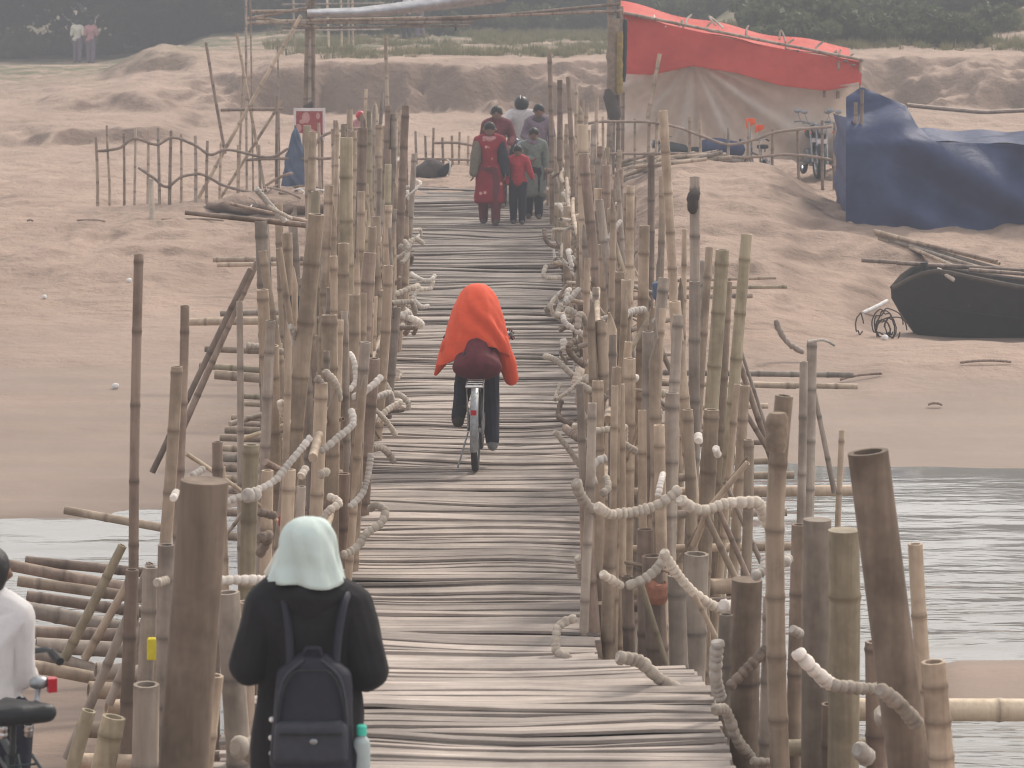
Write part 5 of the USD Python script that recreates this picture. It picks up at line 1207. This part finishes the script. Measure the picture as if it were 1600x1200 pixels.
# blue tarpaulin over a low shelter at the right
bl = thing("blue_tarpaulin", "dark blue tarpaulin draped over a low shelter on the slope above the boat", "tarpaulin")
BD = 45.2
top = [(1322, 152), (1346, 136), (1380, 150), (1416, 166), (1432, 196), (1450, 214), (1468, 222), (1600, 226), (1900, 224)]
bot = [(1330, 346), (1345, 352), (1400, 360), (1470, 366), (1600, 372), (1900, 380)]
bf = lambda px, py, t_: -.35 * t_ * np.clip((px - 1330) / 100, 0, 1) + .20 * np.sin((px * .55 - py) / 19.0) * np.clip((px - 1360) / 80, 0, 1) * np.clip(1.6 - np.abs(py - 280) / 80, 0, 1) + .05 * np.sin(px / 13.0 + py / 60) - .12 * np.sin(np.clip((py - 150) / 80, 0, 1) * 9 + px / 40) * np.clip((230 - py) / 60, 0, 1) + .9 * np.clip((222 - py) / 80, 0, 1)
obj("tarpaulin_front", solid_sheet(sheet(top, bot, 1322, 1900, BD, 150, 40, fold=bf), .012), "tarp_blue", bl, smooth=True)
rows = []
ridge = sheet([(p, max(q, 221)) for p, q in top], bot, 1460, 1900, BD, 40, 2, fold=bf)[:, 0]
for t_ in np.linspace(0, 1, 8):
    rows.append(ridge + np.array([.05, 2.6, .06]) * t_ + np.stack([np.zeros(40), np.zeros(40), -.10 * math.sin(math.pi * t_) + .02 * np.sin(np.arange(40) * .8)], -1))
obj("tarpaulin_roof", solid_sheet(np.stack(rows, 1), .012), "tarp_blue", bl, smooth=True)
rows = [np.array([[(1331 - 800) * BD / F + .03, BD + .2 + 2.4 * t_, CH - (y_ - YH) * BD / F] for y_ in np.linspace(190, 346, 20)]) + np.stack([.03 * np.sin(np.arange(20) * .9 + 5 * t_), np.zeros(20), np.zeros(20)], -1) for t_ in np.linspace(0, 1, 8)]
obj("tarpaulin_side", solid_sheet(np.stack(rows, 0), .012), "tarp_blue", bl, smooth=True)
for (x, y0, y1) in ((1337, 160, 362), (1346, 140, 360), (1460, 222, 372), (1600, 226, 380)):
    pole(bl, x, y1, x, y0, BD + .25, BD + .25, 6, "bamboo_brown", "pole")
pole(bl, 1345, 141, 1418, 168, BD + .9, BD + 1.1, 6, "bamboo_brown", "pole")
for k in range(16):
    x = 1338 + k * 12
    pole(bl, x, 372, x + R.uniform(-3, 3), 346, BD + .2, BD + .2, 3.5, "bamboo_grey", "stake")
pole(bl, 1360, 362, 1500, 370, BD - .05, BD - .05, 6, "bamboo_brown", "pole")
rp = thing("long_pole", "long thin dark pole strung level from the top of the blue tarpaulin to the right", "pole")
obj("pole", tube(resample([P(1416, 164, 46.3), P(1500, 172, 47), P(1545, 175, 47.5), P(1700, 166, 48.5)], 20), .035, 8), "bamboo_brown", rp, smooth=40)
obj("support", tube([P(1700, 300, 48.5), P(1700, 150, 48.5)], .04, 8), "bamboo_brown", rp, smooth=40)


def fence(label, posts, rails, d, w_=5.0, group=None, up=None):
    t = thing("bamboo_fence", label, "fence", group=group)
    for (x, y0, y1) in posts:
        a = P(x + R.uniform(-3, 3), y1, d)
        g0 = gz1(a[0], a[1]) - .15
        a[2] = min(a[2], g0)
        b = P(x, y0, d)
        r = w_ * d / F / 2 * R.uniform(.85, 1.15)
        ms, rg = bamboo(a, b, r, r * .85, n=8, bend=.01)
        obj("post", ms, R.choice(KINDS[3:11]), t, smooth=True, ring=rg)
    for pts in rails:
        obj("rail", wrapped([P(x, y, d - .05) for x, y in pts], w_ * .62 * d / F / 2 * 1.5, .12, 7, .05), "bamboo_brown", t, smooth=True)
    return t


fence("open fence of thin bamboo stakes with two wavy rails on the left sand bank",
      [(150, 214, 326), (168, 196, 324), (193, 208, 322), (212, 200, 322), (232, 204, 322), (247, 200, 324), (267, 204, 324), (283, 210, 326), (305, 212, 327), (324, 220, 328), (345, 222, 330), (372, 226, 330), (432, 150, 320), (405, 226, 325), (498, 192, 320), (523, 188, 318), (545, 180, 316)],
      [[(152, 236), (185, 232), (210, 216), (245, 226), (268, 215), (305, 227), (330, 242), (352, 234), (420, 246), (450, 232)], [(216, 262), (240, 278), (260, 292), (285, 276), (310, 272), (350, 290), (400, 302)], [(490, 235), (500, 215), (530, 204), (570, 200)], [(384, 250), (440, 248), (500, 248), (545, 244)]], 48.6)
wp = thing("wooden_stake", "short pale wooden stake standing alone in front of the left bamboo fence", "stake")
pole(wp, 238, 350, 236, 280, 46.5, 46.5, 9, "rope", "stake", gap=.9)
fence("bamboo fence crossing behind the group at the far end of the bridge",
      [(650, 205, 284), (664, 212, 284), (677, 200, 284), (692, 215, 284), (706, 212, 285), (718, 206, 286), (732, 212, 286), (748, 220, 286)], [[(645, 248), (690, 249), (740, 250)], [(676, 224), (705, 223), (740, 228)], [(690, 262), (730, 272)]], 56.0, 4.5)
fence("bamboo fence with thin stakes in front of the cream cloth of the shelter",
      [(915, 180, 262), (942, 182, 252), (960, 190, 252), (992, 186, 260), (1014, 190, 256), (1026, 184, 262), (1078, 182, 246), (1094, 190, 262), (1138, 200, 262), (1170, 190, 262), (1208, 202, 270), (1246, 200, 278), (1284, 188, 286), (1304, 192, 286), (1326, 180, 290)],
      [[(905, 196), (945, 190), (1000, 190), (1055, 198), (1095, 212), (1140, 226), (1180, 218), (1210, 207), (1250, 202), (1300, 198)], [(915, 246), (960, 240), (1040, 240), (1100, 240), (1160, 246), (1230, 242), (1300, 250)]], 50.9, 5.0)

# gateway of poles over the end of the bridge
gt = thing("bamboo_gateway", "tall gateway of dark twin posts and long level poles over the bridge end", "gateway")
GD = 51.8
for (x0, y0, x1, y1, w_, m_) in [(474, 300, 482, -70, 8, "log_dark"), (490, 300, 489, -70, 8, "log_dark"), (482, 300, 486, -70, 7, "log_grey"), (957, 262, 952, -70, 9, "bamboo_tan"), (965, 262, 966, -70, 7, "log_dark"), (950, 256, 958, -70, 7, "bamboo_grey")]:
    pole(gt, x0, y0, x1, y1, GD, GD, w_, m_, "post")
for (x0, y0, x1, y1, w_) in [(384, 36, 740, 34, 5), (398, 26, 500, 44, 5), (392, 18, 520, 16, 5), (440, 44, 735, 40, 4), (620, 40, 968, 6, 5), (640, 30, 972, 17, 5), (400, 34, 660, 28, 5), (384, 30, 480, 12, 5)]:
    pole(gt, x0, y0, x1, y1, GD - .1, GD - .1, w_, R.choice(["bamboo_brown", "bamboo_grey", "bamboo_tan"]), "level_pole")
obj("cloth_wrap", wrapped([P(961, 28, GD - .1), P(958, 90, GD - .1), P(958, 148, GD - .1)], .115, .18, 10, .09), "brown_cloth", gt, smooth=True)
obj("yellow_wrap", wrapped([P(969, 50, GD - .2), P(968, 100, GD - .2), P(968, 146, GD - .2)], .06, .15, 10, .06), "yellow_cloth", gt, smooth=True)
obj("cloth_wrap", wrapped([P(952, 138, GD - .1), P(956, 165, GD - .1), P(962, 186, GD - .1)], .12, .2, 10, .08), "dark_rag", gt, smooth=True)
obj("cloth_wrap", wrapped([P(977, 30, GD), P(976, 80, GD), P(974, 128, GD)], .045, .12, 8, .06), "black_vinyl", gt, smooth=True)
obj("hanging_bundle", wrapped([P(474, 168, GD - .12), P(482, 166, GD - .12), P(488, 160, GD - .12)], .045, .2, 8, .04), "dark_rag", gt, smooth=True)
obj("hook", tube([P(712, 38, GD - .1), P(712, 48, GD - .1)], .02, 6), "dark_rag", gt, smooth=40)
rt = thing("rolled_tarpaulin", "grey white tarpaulin sagging along the level poles of the gateway", "tarpaulin")
gg = np.zeros((40, 10, 3))
for i, x in enumerate(np.linspace(480, 790, 40)):
    yt = np.interp(x, [480, 560, 640, 700, 790], [15, 12, 2, -10, -30]); yb = np.interp(x, [480, 540, 600, 660, 720, 790], [26, 27, 25, 18, 12, 2])
    for j, t_ in enumerate(np.linspace(0, 1, 10)):
        gg[i, j] = P(x, yt + (yb - yt) * t_, GD - .15 - .28 * math.sin(math.pi * t_) + .03 * math.sin(x / 9))
obj("sheet", solid_sheet(gg, .015), "grey_tarp", rt, smooth=True)

tp = thing("pole_tripod", "leaning bamboo poles tied crosswise beside the left end of the gateway", "poles")
for (x0, y0, x1, y1, d, w_) in [(352, 240, 322, 66, 49.6, 5), (418, 320, 370, 52, 49.8, 5), (298, 332, 470, 24, 49.4, 6), (334, 326, 440, 158, 49.9, 5), (386, 325, 384, -40, 50.2, 4), (372, 310, 380, 110, 50.4, 4), (396, 322, 390, -40, 50.6, 3), (436, 320, 434, 60, 51.0, 3), (345, 172, 442, 170, 49.5, 5)]:
    pole(tp, x0, y0, x1, y1, d, d, w_, R.choice(KINDS[5:11]), "pole")
hp_ = thing("debris_heap", "low heap of twigs, white scraps and sand beside the left railing", "debris")
for k in range(14):
    a = P(R.uniform(385, 520), R.uniform(288, 322), 47.6 + R.uniform(-.5, .5)); b = a + np.array([R.uniform(-.6, .6), R.uniform(-.4, .4), R.uniform(-.1, .25)])
    obj("stick" if k < 9 else "scrap", wrapped([a, (a + b) / 2 + [0, 0, .03], b], R.uniform(.014, .028) if k < 9 else .014, .15), R.choice(["bamboo_brown", "rope_brown", "bamboo_grey"]) if k < 9 else "litter_white", hp_, smooth=True)
hc = np.array([-3.75, 47.9, gz1(-3.75, 47.9)])
v_ = trimesh.creation.icosphere(3, 1.0); vv = np.array(v_.vertices) * [1.3, .9, .20]; vv[:, 2] += (meshkit.fbm(vv * 3 + 9, 3, 2) - .5) * .2
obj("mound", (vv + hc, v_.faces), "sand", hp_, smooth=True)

bf_ = thing("bamboo_scaffold", "thin pale bamboo scaffold standing on the far bank in front of the trees", "scaffold")
for (x0, y0, x1, y1) in [(514, 74, 508, -60), (534, 76, 530, -60), (545, 76, 543, -60), (552, 76, 550, -60), (460, 74, 458, -60)]:
    pole(bf_, x0, y0, x1, y1, 82, 82, 3.4, "bamboo_pale", "pole")
for y in (46, 5):
    pole(bf_, 440, y + 2, 600, y, 81.9, 81.9, 2.4, "bamboo_grey", "pole")

# red notice board in a white frame, with blurred pale marks
sg = thing("notice_board", "small red notice board in a white frame at the foot of the gateway", "sign")
SD = 49.3
x0, x1 = P(459, 0, SD)[0], P(508, 0, SD)[0]; z1, z0 = P(0, 169, SD)[2], P(0, 206, SD)[2]
obj("panel", box(x0 + .03, x1 - .03, SD - .01, SD + .01, z0 - .02, z1 - .03), "sign_red", sg)
for b_ in ((x0, x0 + .04, z0 - .20, z1), (x1 - .04, x1, z0 - .14, z1)):
    obj("frame", box(b_[0], b_[1], SD - .025, SD + .025, b_[2], b_[3]), "sign_white", sg)
obj("frame", box(x0 + .043, x1 - .043, SD - .022, SD + .022, z1 - .05, z1), "sign_white", sg)
for (px_, py_, w_, h_) in ((478, 184, .07, .10), (497, 181, .035, .06), (466, 200, .06, .07), (487, 205, .05, .04), (472, 190, .05, .04)):
    c = P(px_, py_, SD)
    obj("mark", m3.Manifold.sphere(1, 14).scale((w_, .004, h_)).translate((float(c[0]), SD - .011, float(c[2]))), "sign_pink", sg, smooth=True)
for px_ in (464, 503):
    pole(sg, px_, 318, px_, 196, SD + .05, SD + .05, 5, "bamboo_brown", "leg")

bc = thing("blue_cloth", "dull blue cloth hanging in a cone below the notice board", "cloth")
cx_, cz1, cz0 = P(462, 0, 48.6)[0], P(0, 200, 48.6)[2], P(0, 290, 48.6)[2]
hd = hood([(cz1, .01, .01, .01, .01, 48.6), (cz1 - .08, .06, .06, .05, .05, 48.6), (cz1 - .35, .12, .12, .10, .10, 48.6), (cz1 - .65, .18, .17, .15, .15, 48.6), (cz0, .25, .22, .2, .2, 48.6)], fold=.05, seed=3)
obj("sheet", (hd[0] + [cx_, 0, 0], hd[1]), "cloth_blue", bc, smooth=True)
pole(bc, 462, 300, 462, 196, 48.6, 48.6, 4, "bamboo_brown", "stake")

# parked motorcycles and bicycles by the shelter
for (px_, d, rz, paint, lab) in [(1266, 53.0, 186, "frame_paint", "dark motorcycle facing out beside the blue tarpaulin, leftmost of the upright row"), (1289, 52.8, 178, "frame_paint", "dark motorcycle in the middle of the row beside the blue tarpaulin"), (1318, 53.1, 183, "frame_paint", "dark motorcycle nearest to the blue tarpaulin with its front wheel out"),
                                 (1120, 52.9, 84, "frame_paint", "dark motorcycle parked side on below the cream cloth under a blue cover")]:
    x = (px_ - 800) * d / F
    motorcycle(lab, (x, d + (1.26 if rz > 120 else 0), gz1(x, d) + .02), rz, paint)
x = (672 - 800) * 52.6 / F
t = thing("bundle", "low dark bundle of sacks on the sand left of the walkers", "bundle", (x, 52.8, gz1(x, 52.8)))
obj("sack", crease(blob({0: (np.array([-.20, 0, .10]), .12), 1: (np.array([.10, .05, .16]), .17), 2: (np.array([-.04, .05, .20]), .13), 3: (np.array([.02, .02, .08]), .15)}, [(0, 2, 3), (1, 2, 3)], .03, 12, 4), .04, 6, 2), "dark_rag", t, smooth=True)
obj("sack", crease(blob({0: (np.array([.22, -.06, .10]), .10), 1: (np.array([.34, -.02, .22]), .06)}, [(0, 1)], .03, 12, 4), .02, 6, 4), "black_cloth", t, smooth=True)
obj("tie", wrapped([(.33, -.10, .05), (.36, -.06, .24), (.30, 0, .33)], .018, .1), "rope_white", t, smooth=True)
cv = thing("blue_cover", "small dark blue cover thrown over the side on motorcycle below the shelter", "cover")
c = P(1126, 232, 52.4)
obj("sheet", crease(blob({0: (c + [-.25, 0, 0], .16), 1: (c + [.30, 0, -.02], .15), 2: (c + [0, .1, .02], .17)}, [(0, 2), (2, 1)], .03, 12, 4), .05, 4, 3), "tarp_blue", cv, smooth=True)
bk = bicycle("black bicycle leaning below the orange pennants by the cream cloth", ((1196 - 800) * 52.6 / F, 52.6, gz1(4.6, 52.6)), rz=12, paint="frame_paint")
for n_, (x, y, x2, y2) in enumerate([(1172, 208, 1168, 188), (1186, 215, 1182, 198)]):
    fl = thing("pennant", ("bright orange pennant, the higher left one of the pair", "smaller orange pennant, the lower right one of the pair")[n_], "flag")
    a, b = P(x + 2, 246, 52.2), P(x, y2 + 2, 52.2)
    obj("stick", tube([a - [0, 0, .6], b], .012, 6), "steel", fl, smooth=40)
    g_ = np.zeros((10, 8, 3))
    for i in range(10):
        for j in range(8):
            u_, v2 = i / 9, j / 7
            g_[i, j] = P(x - 6 + 14 * u_, y2 - 3 + (y - y2 - 4) * v2 * (1 - .5 * u_), 52.2 - .05 + .05 * math.sin(u_ * 5))
    obj("flag", solid_sheet(g_, .008), "flag_orange", fl, smooth=True)

# small things on the sand
wt = thing("wire_tangle", "tangle of rusty wire loops on the sand left of the boat bow", "wire")
for k in range(9):
    c = P(1336 + R.uniform(0, 62), 528 + R.uniform(-6, 6), 37.0); c[2] = gz1(c[0], c[1]) + R.uniform(.08, .2)
    rr = R.uniform(.10, .22); ti = R.uniform(0, 3.1)
    pts = [c + rr * np.array([math.cos(a) * math.cos(ti), math.cos(a) * math.sin(ti) * .6, math.sin(a) * R.uniform(.7, 1.3)]) for a in np.linspace(0, 5.6, 14)]
    obj("loop", tube(resample(pts, 30), .009, 5), "wire_rust", wt, smooth=40)
ws = thing("white_stick", "short white stick sticking up from the sand left of the boat", "stick")
obj("stick", wrapped([P(1348, 489, 39.0), P(1366, 481, 39.2), P(1386, 470, 39.5)], .028, .12), "litter_white", ws, smooth=True)
for n_, (x0, y0, x1, y1, d, lab) in enumerate([(1212, 528, 1256, 566, 34.8, "curved brown branch stuck in the sand above the grey posts"), (1312, 590, 1378, 568, 33.8, "thin dark twig lying on the sand right of the two level poles"), (165, 352, 120, 366, 46.0, "thin dark root lying on the left sand below the fence"), (42, 352, 52, 368, 46.0, "short dark twig at the far left on the sand"), (252, 342, 350, 360, 46.2, "long thin stick lying on the sand right of the pale stake"), (1450, 645, 1472, 655, 32.4, "small dark twig at the edge of the water on the right"), (1500, 580, 1580, 574, 34.2, "long faint twig on the sand ledge at the right")]):
    a, b = P(x0, y0, d), P(x1, y1, d)
    for v in (a, b):
        v[2] = gz1(v[0], v[1]) + (.03 if n_ else .12)
    if n_ == 0:
        a[2] += .35
    o = obj("branch", wrapped([a, (a + b) / 2 + [0, 0, .02 - (.12 if n_ == 0 else 0)], b], .035 if n_ == 0 else .016, .3), "bamboo_brown" if n_ else "bamboo_grey", smooth=True)
    tag(o, lab, "branch")
lt = []
for n_, (x, y, d, lab) in enumerate([(70, 480, 40.3, "crumpled white scrap on the left sand, the largest one"), (202, 453, 41.3, "small white scrap beside the tall thin pole"), (180, 595, 33.5, "white scrap on the wet sand near the tall thin pole"), (1382, 539, 36.6, "white scrap on the sand ledge below the wire tangle")]):
    c = P(x, y, d); c[2] = gz1(c[0], c[1]) + .03
    m_ = crease(trimesh.creation.icosphere(2, .04), .02, 14, n_)
    m_.apply_translation(c)
    tag(obj("paper_scrap", m_, "litter_white", smooth=True), lab, "litter")

# ------------------------------------------------------------------ trees, bushes and grass on the far bank
def leaf_cloud(n, centres, radii, size, seed, flat=.75):
    r_ = np.random.default_rng(seed)
    ci = r_.integers(0, len(centres), n)
    u = r_.normal(size=(n, 3)); u /= np.linalg.norm(u, axis=1, keepdims=True)
    c = centres[ci] + u * (radii[ci] * r_.uniform(.55, 1.0, n) ** .6)[:, None] * [1, 1, flat]
    a = r_.normal(size=(n, 3)); a /= np.linalg.norm(a, axis=1, keepdims=True)
    b = np.cross(a, r_.normal(size=(n, 3))); b /= np.linalg.norm(b, axis=1, keepdims=True)
    s = size * r_.uniform(.6, 1.4, n)[:, None]
    v = np.stack([c - a * s * .9, c + b * s * .45, c + a * s * .9, c - b * s * .45], 1).reshape(-1, 3)
    i = np.arange(n)[:, None] * 4
    return v, np.vstack([i + [0, 1, 2], i + [0, 2, 3]])


def tree_proto(seed, H, W, low, leafm, n=5200, label=None):
    r_ = np.random.default_rng(seed)
    cs = np.array([[r_.normal(0, W * .42), r_.normal(0, W * .42), r_.uniform(low, H * .92)] for _ in range(26)])
    cs[:, :2] *= (1.15 - .65 * ((cs[:, 2:] - low) / (H - low)))
    rr = r_.uniform(.45, 1.05, 26) * W * .36
    limbs = [tube(resample([(0, 0, -.4), (r_.normal(0, .1), r_.normal(0, .1), H * .35), (r_.normal(0, .25), r_.normal(0, .25), H * .8)], 10), np.linspace(.17, .05, 10) * H / 7, 8)]
    for c in cs[:9]:
        limbs.append(tube(resample([(0, 0, max(c[2] * .45, low * .6)), c * [.5, .5, .8], c], 6), np.linspace(.07, .02, 6), 6))
    return limbs, leaf_cloud(n, cs, rr, .24, seed + 1)


protos = []
TREES = [(21, 9.5, 5.4, 1.3, "leaf_dark"), (22, 8.0, 5.0, .6, "leaf_dark"), (23, 10.5, 4.4, 1.6, "leaf_mid")]
tr = np.random.default_rng(15)
spots = []
for k in range(96):
    u_ = tr.uniform(-.21, .21); d = tr.uniform(114, 150) if k < 50 else tr.uniform(114, 128)
    spots.append((u_ * max(d, 119), max(d, 119)) if u_ < -.08 else (u_ * d, d))
for k in range(16):
    spots.append((tr.uniform(-60, 60), tr.uniform(150, 175)))
KIND_L = ["hazy dark tree with a full rounded crown in the wood behind the far bank", "hazy dark low branching tree in the wood behind the far bank", "hazy mid green slender tree in the wood behind the far bank"]
for i, (x, y) in enumerate(spots):
    kd = int(tr.integers(0, 3))
    s = float(tr.uniform(.75, 1.25))
    z = gz1(x, y)
    while len(protos) <= 2:
        protos.append(None)
    if protos[kd] is None:
        sd_, H_, W_, low_, lm_ = TREES[kd]
        limbs, lv = tree_proto(sd_, H_, W_, low_, lm_)
        t = thing("tree", KIND_L[kd], "tree", (x, y, z), float(tr.uniform(0, 360)), group="trees of the dark wood behind the far bank: " + ("full crowned", "low branching", "slender")[kd], scale=s)
        obj("trunk", cat_meshes(limbs), "bark", t, smooth=40)
        obj("crown", lv, lm_, t)
        protos[kd] = str(t.GetPath())
    else:
        copy_of(protos[kd], "tree", KIND_L[kd], (x, y, z), float(tr.uniform(0, 360)), "trees of the dark wood behind the far bank: " + ("full crowned", "low branching", "slender")[kd], "tree", s)
bproto = None
for k in range(72):
    if k < 40:
        d = tr.uniform(79, 104); u_ = tr.uniform(.085, .20)
    else:
        d = tr.uniform(98, 112); u_ = tr.uniform(-.07, .12)
        if k > 60:
            d = tr.uniform(117, 122); u_ = tr.uniform(-.2, -.08)
    x, y = u_ * d, d
    z = gz1(x, y); s = float(tr.uniform(.5, 1.25))
    lab = "green leafy bush on the slope at the top right" if k < 40 else "low dusty bush at the foot of the far trees"
    gp = "bushes on the slope at the top right" if k < 40 else "bushes at the foot of the far trees"
    if bproto is None:
        t = thing("bush", lab, "bush", (x, y, z), 0, gp, s)
        r_ = np.random.default_rng(40)
        cs = np.stack([r_.normal(0, .75, 14), r_.normal(0, .75, 14), r_.uniform(.15, 1.1, 14)], 1)
        obj("stems", cat_meshes([tube(resample([(0, 0, -.2), c * [.5, .5, .6], c], 5), np.linspace(.03, .01, 5), 5) for c in cs]), "bark", t, smooth=40)
        obj("foliage", leaf_cloud(1500, cs, r_.uniform(.3, .6, 14), .13, 41), "leaf_mid", t)
        bproto = str(t.GetPath())
    else:
        copy_of(bproto, "bush", lab, (x, y, z), float(tr.uniform(0, 360)), gp, "bush", s)

# grass on the top of the high bank and on the left bank
gr = np.random.default_rng(5)
blades = []
for k in range(22):
    a = gr.uniform(0, 6.28); r0 = gr.uniform(0, .22); h_ = gr.uniform(.18, .42); ln = gr.uniform(.05, .22)
    p = np.array([math.cos(a) * r0, math.sin(a) * r0, -.03]); o = np.array([math.cos(a + .8), math.sin(a + .8), 0])
    sd = np.array([-o[1], o[0], 0]) * .014
    blades.append((np.array([p - sd, p + sd, p + o * ln * .4 + [0, 0, h_ * .6] + sd * .7, p + o * ln * .4 + [0, 0, h_ * .6] - sd * .7, p + o * ln + [0, 0, h_]]), np.array([[0, 1, 2], [0, 2, 3], [3, 2, 4]])))
pi_ = UsdGeom.PointInstancer.Define(stage, "/World/bank_grass")
tuft = usdkit.mesh(stage, "/World/bank_grass/tuft", cat_meshes(blades), M["grass"])
N_ = 60000
gd = np.where(gr.random(N_) < .95, gr.uniform(76.5, 112, N_), gr.uniform(66, 75, N_)); gu = gr.uniform(-.2, .2, N_)
gx_, gy_ = gu * gd, gd
gn = meshkit.fbm(np.stack([gx_ * .28, gy_ * .28, 0 * gx_], -1), 3, 77)
ok = (gn > .50 + .05 * np.exp(-(gd - 76) / 3)) & ~((gd < 76) & ~((gu > -.17) & (gu < -.10))) & ~((gu < -.085) & (gd > 76)) & ~((gr.random(N_) < np.clip((-.06 - gu) / .03, 0, 1)) & (gd > 76))
gx_, gy_ = gx_[ok][:5500], gy_[ok][:5500]
gzz = ground(gx_, gy_)
pi_.CreatePrototypesRel().SetTargets([tuft.GetPath()])
pi_.CreateProtoIndicesAttr(Vt.IntArray.FromNumpy(np.zeros(len(gx_), np.int32)))
pi_.CreatePositionsAttr(Vt.Vec3fArray.FromNumpy(np.stack([gx_, gy_, gzz], -1).astype(np.float32)))
ang = gr.uniform(0, math.pi, len(gx_))
pi_.CreateOrientationsAttr(Vt.QuathArray([Gf.Quath(float(math.cos(a)), 0, 0, float(math.sin(a))) for a in ang]))
sc = gr.uniform(.25, .8, len(gx_)) * np.where(gy_ < 76, .5, 1.0)
pi_.CreateScalesAttr(Vt.Vec3fArray.FromNumpy(np.stack([sc, sc, sc * gr.uniform(.7, 1.3, len(sc))], -1).astype(np.float32)))
tag(pi_, "dry green grass growing on top of the far bank", "grass", kind="stuff")

HAZE = 0.0021

# ------------------------------------------------------------------ haze
hz = usdkit.material(stage, "/World/Looks/haze", {"v": ("principled_volume", {"color": (0.84, 0.87, 0.945), "density": HAZE, "anisotropy": 0.2})}, [], volume="v.volume")
M["haze"] = hz
h = obj("haze", box(-430, 430, -70, 460, -2.6, 42), "haze")
tag(h, "thin pale haze over the river bed", "haze", kind="stuff")
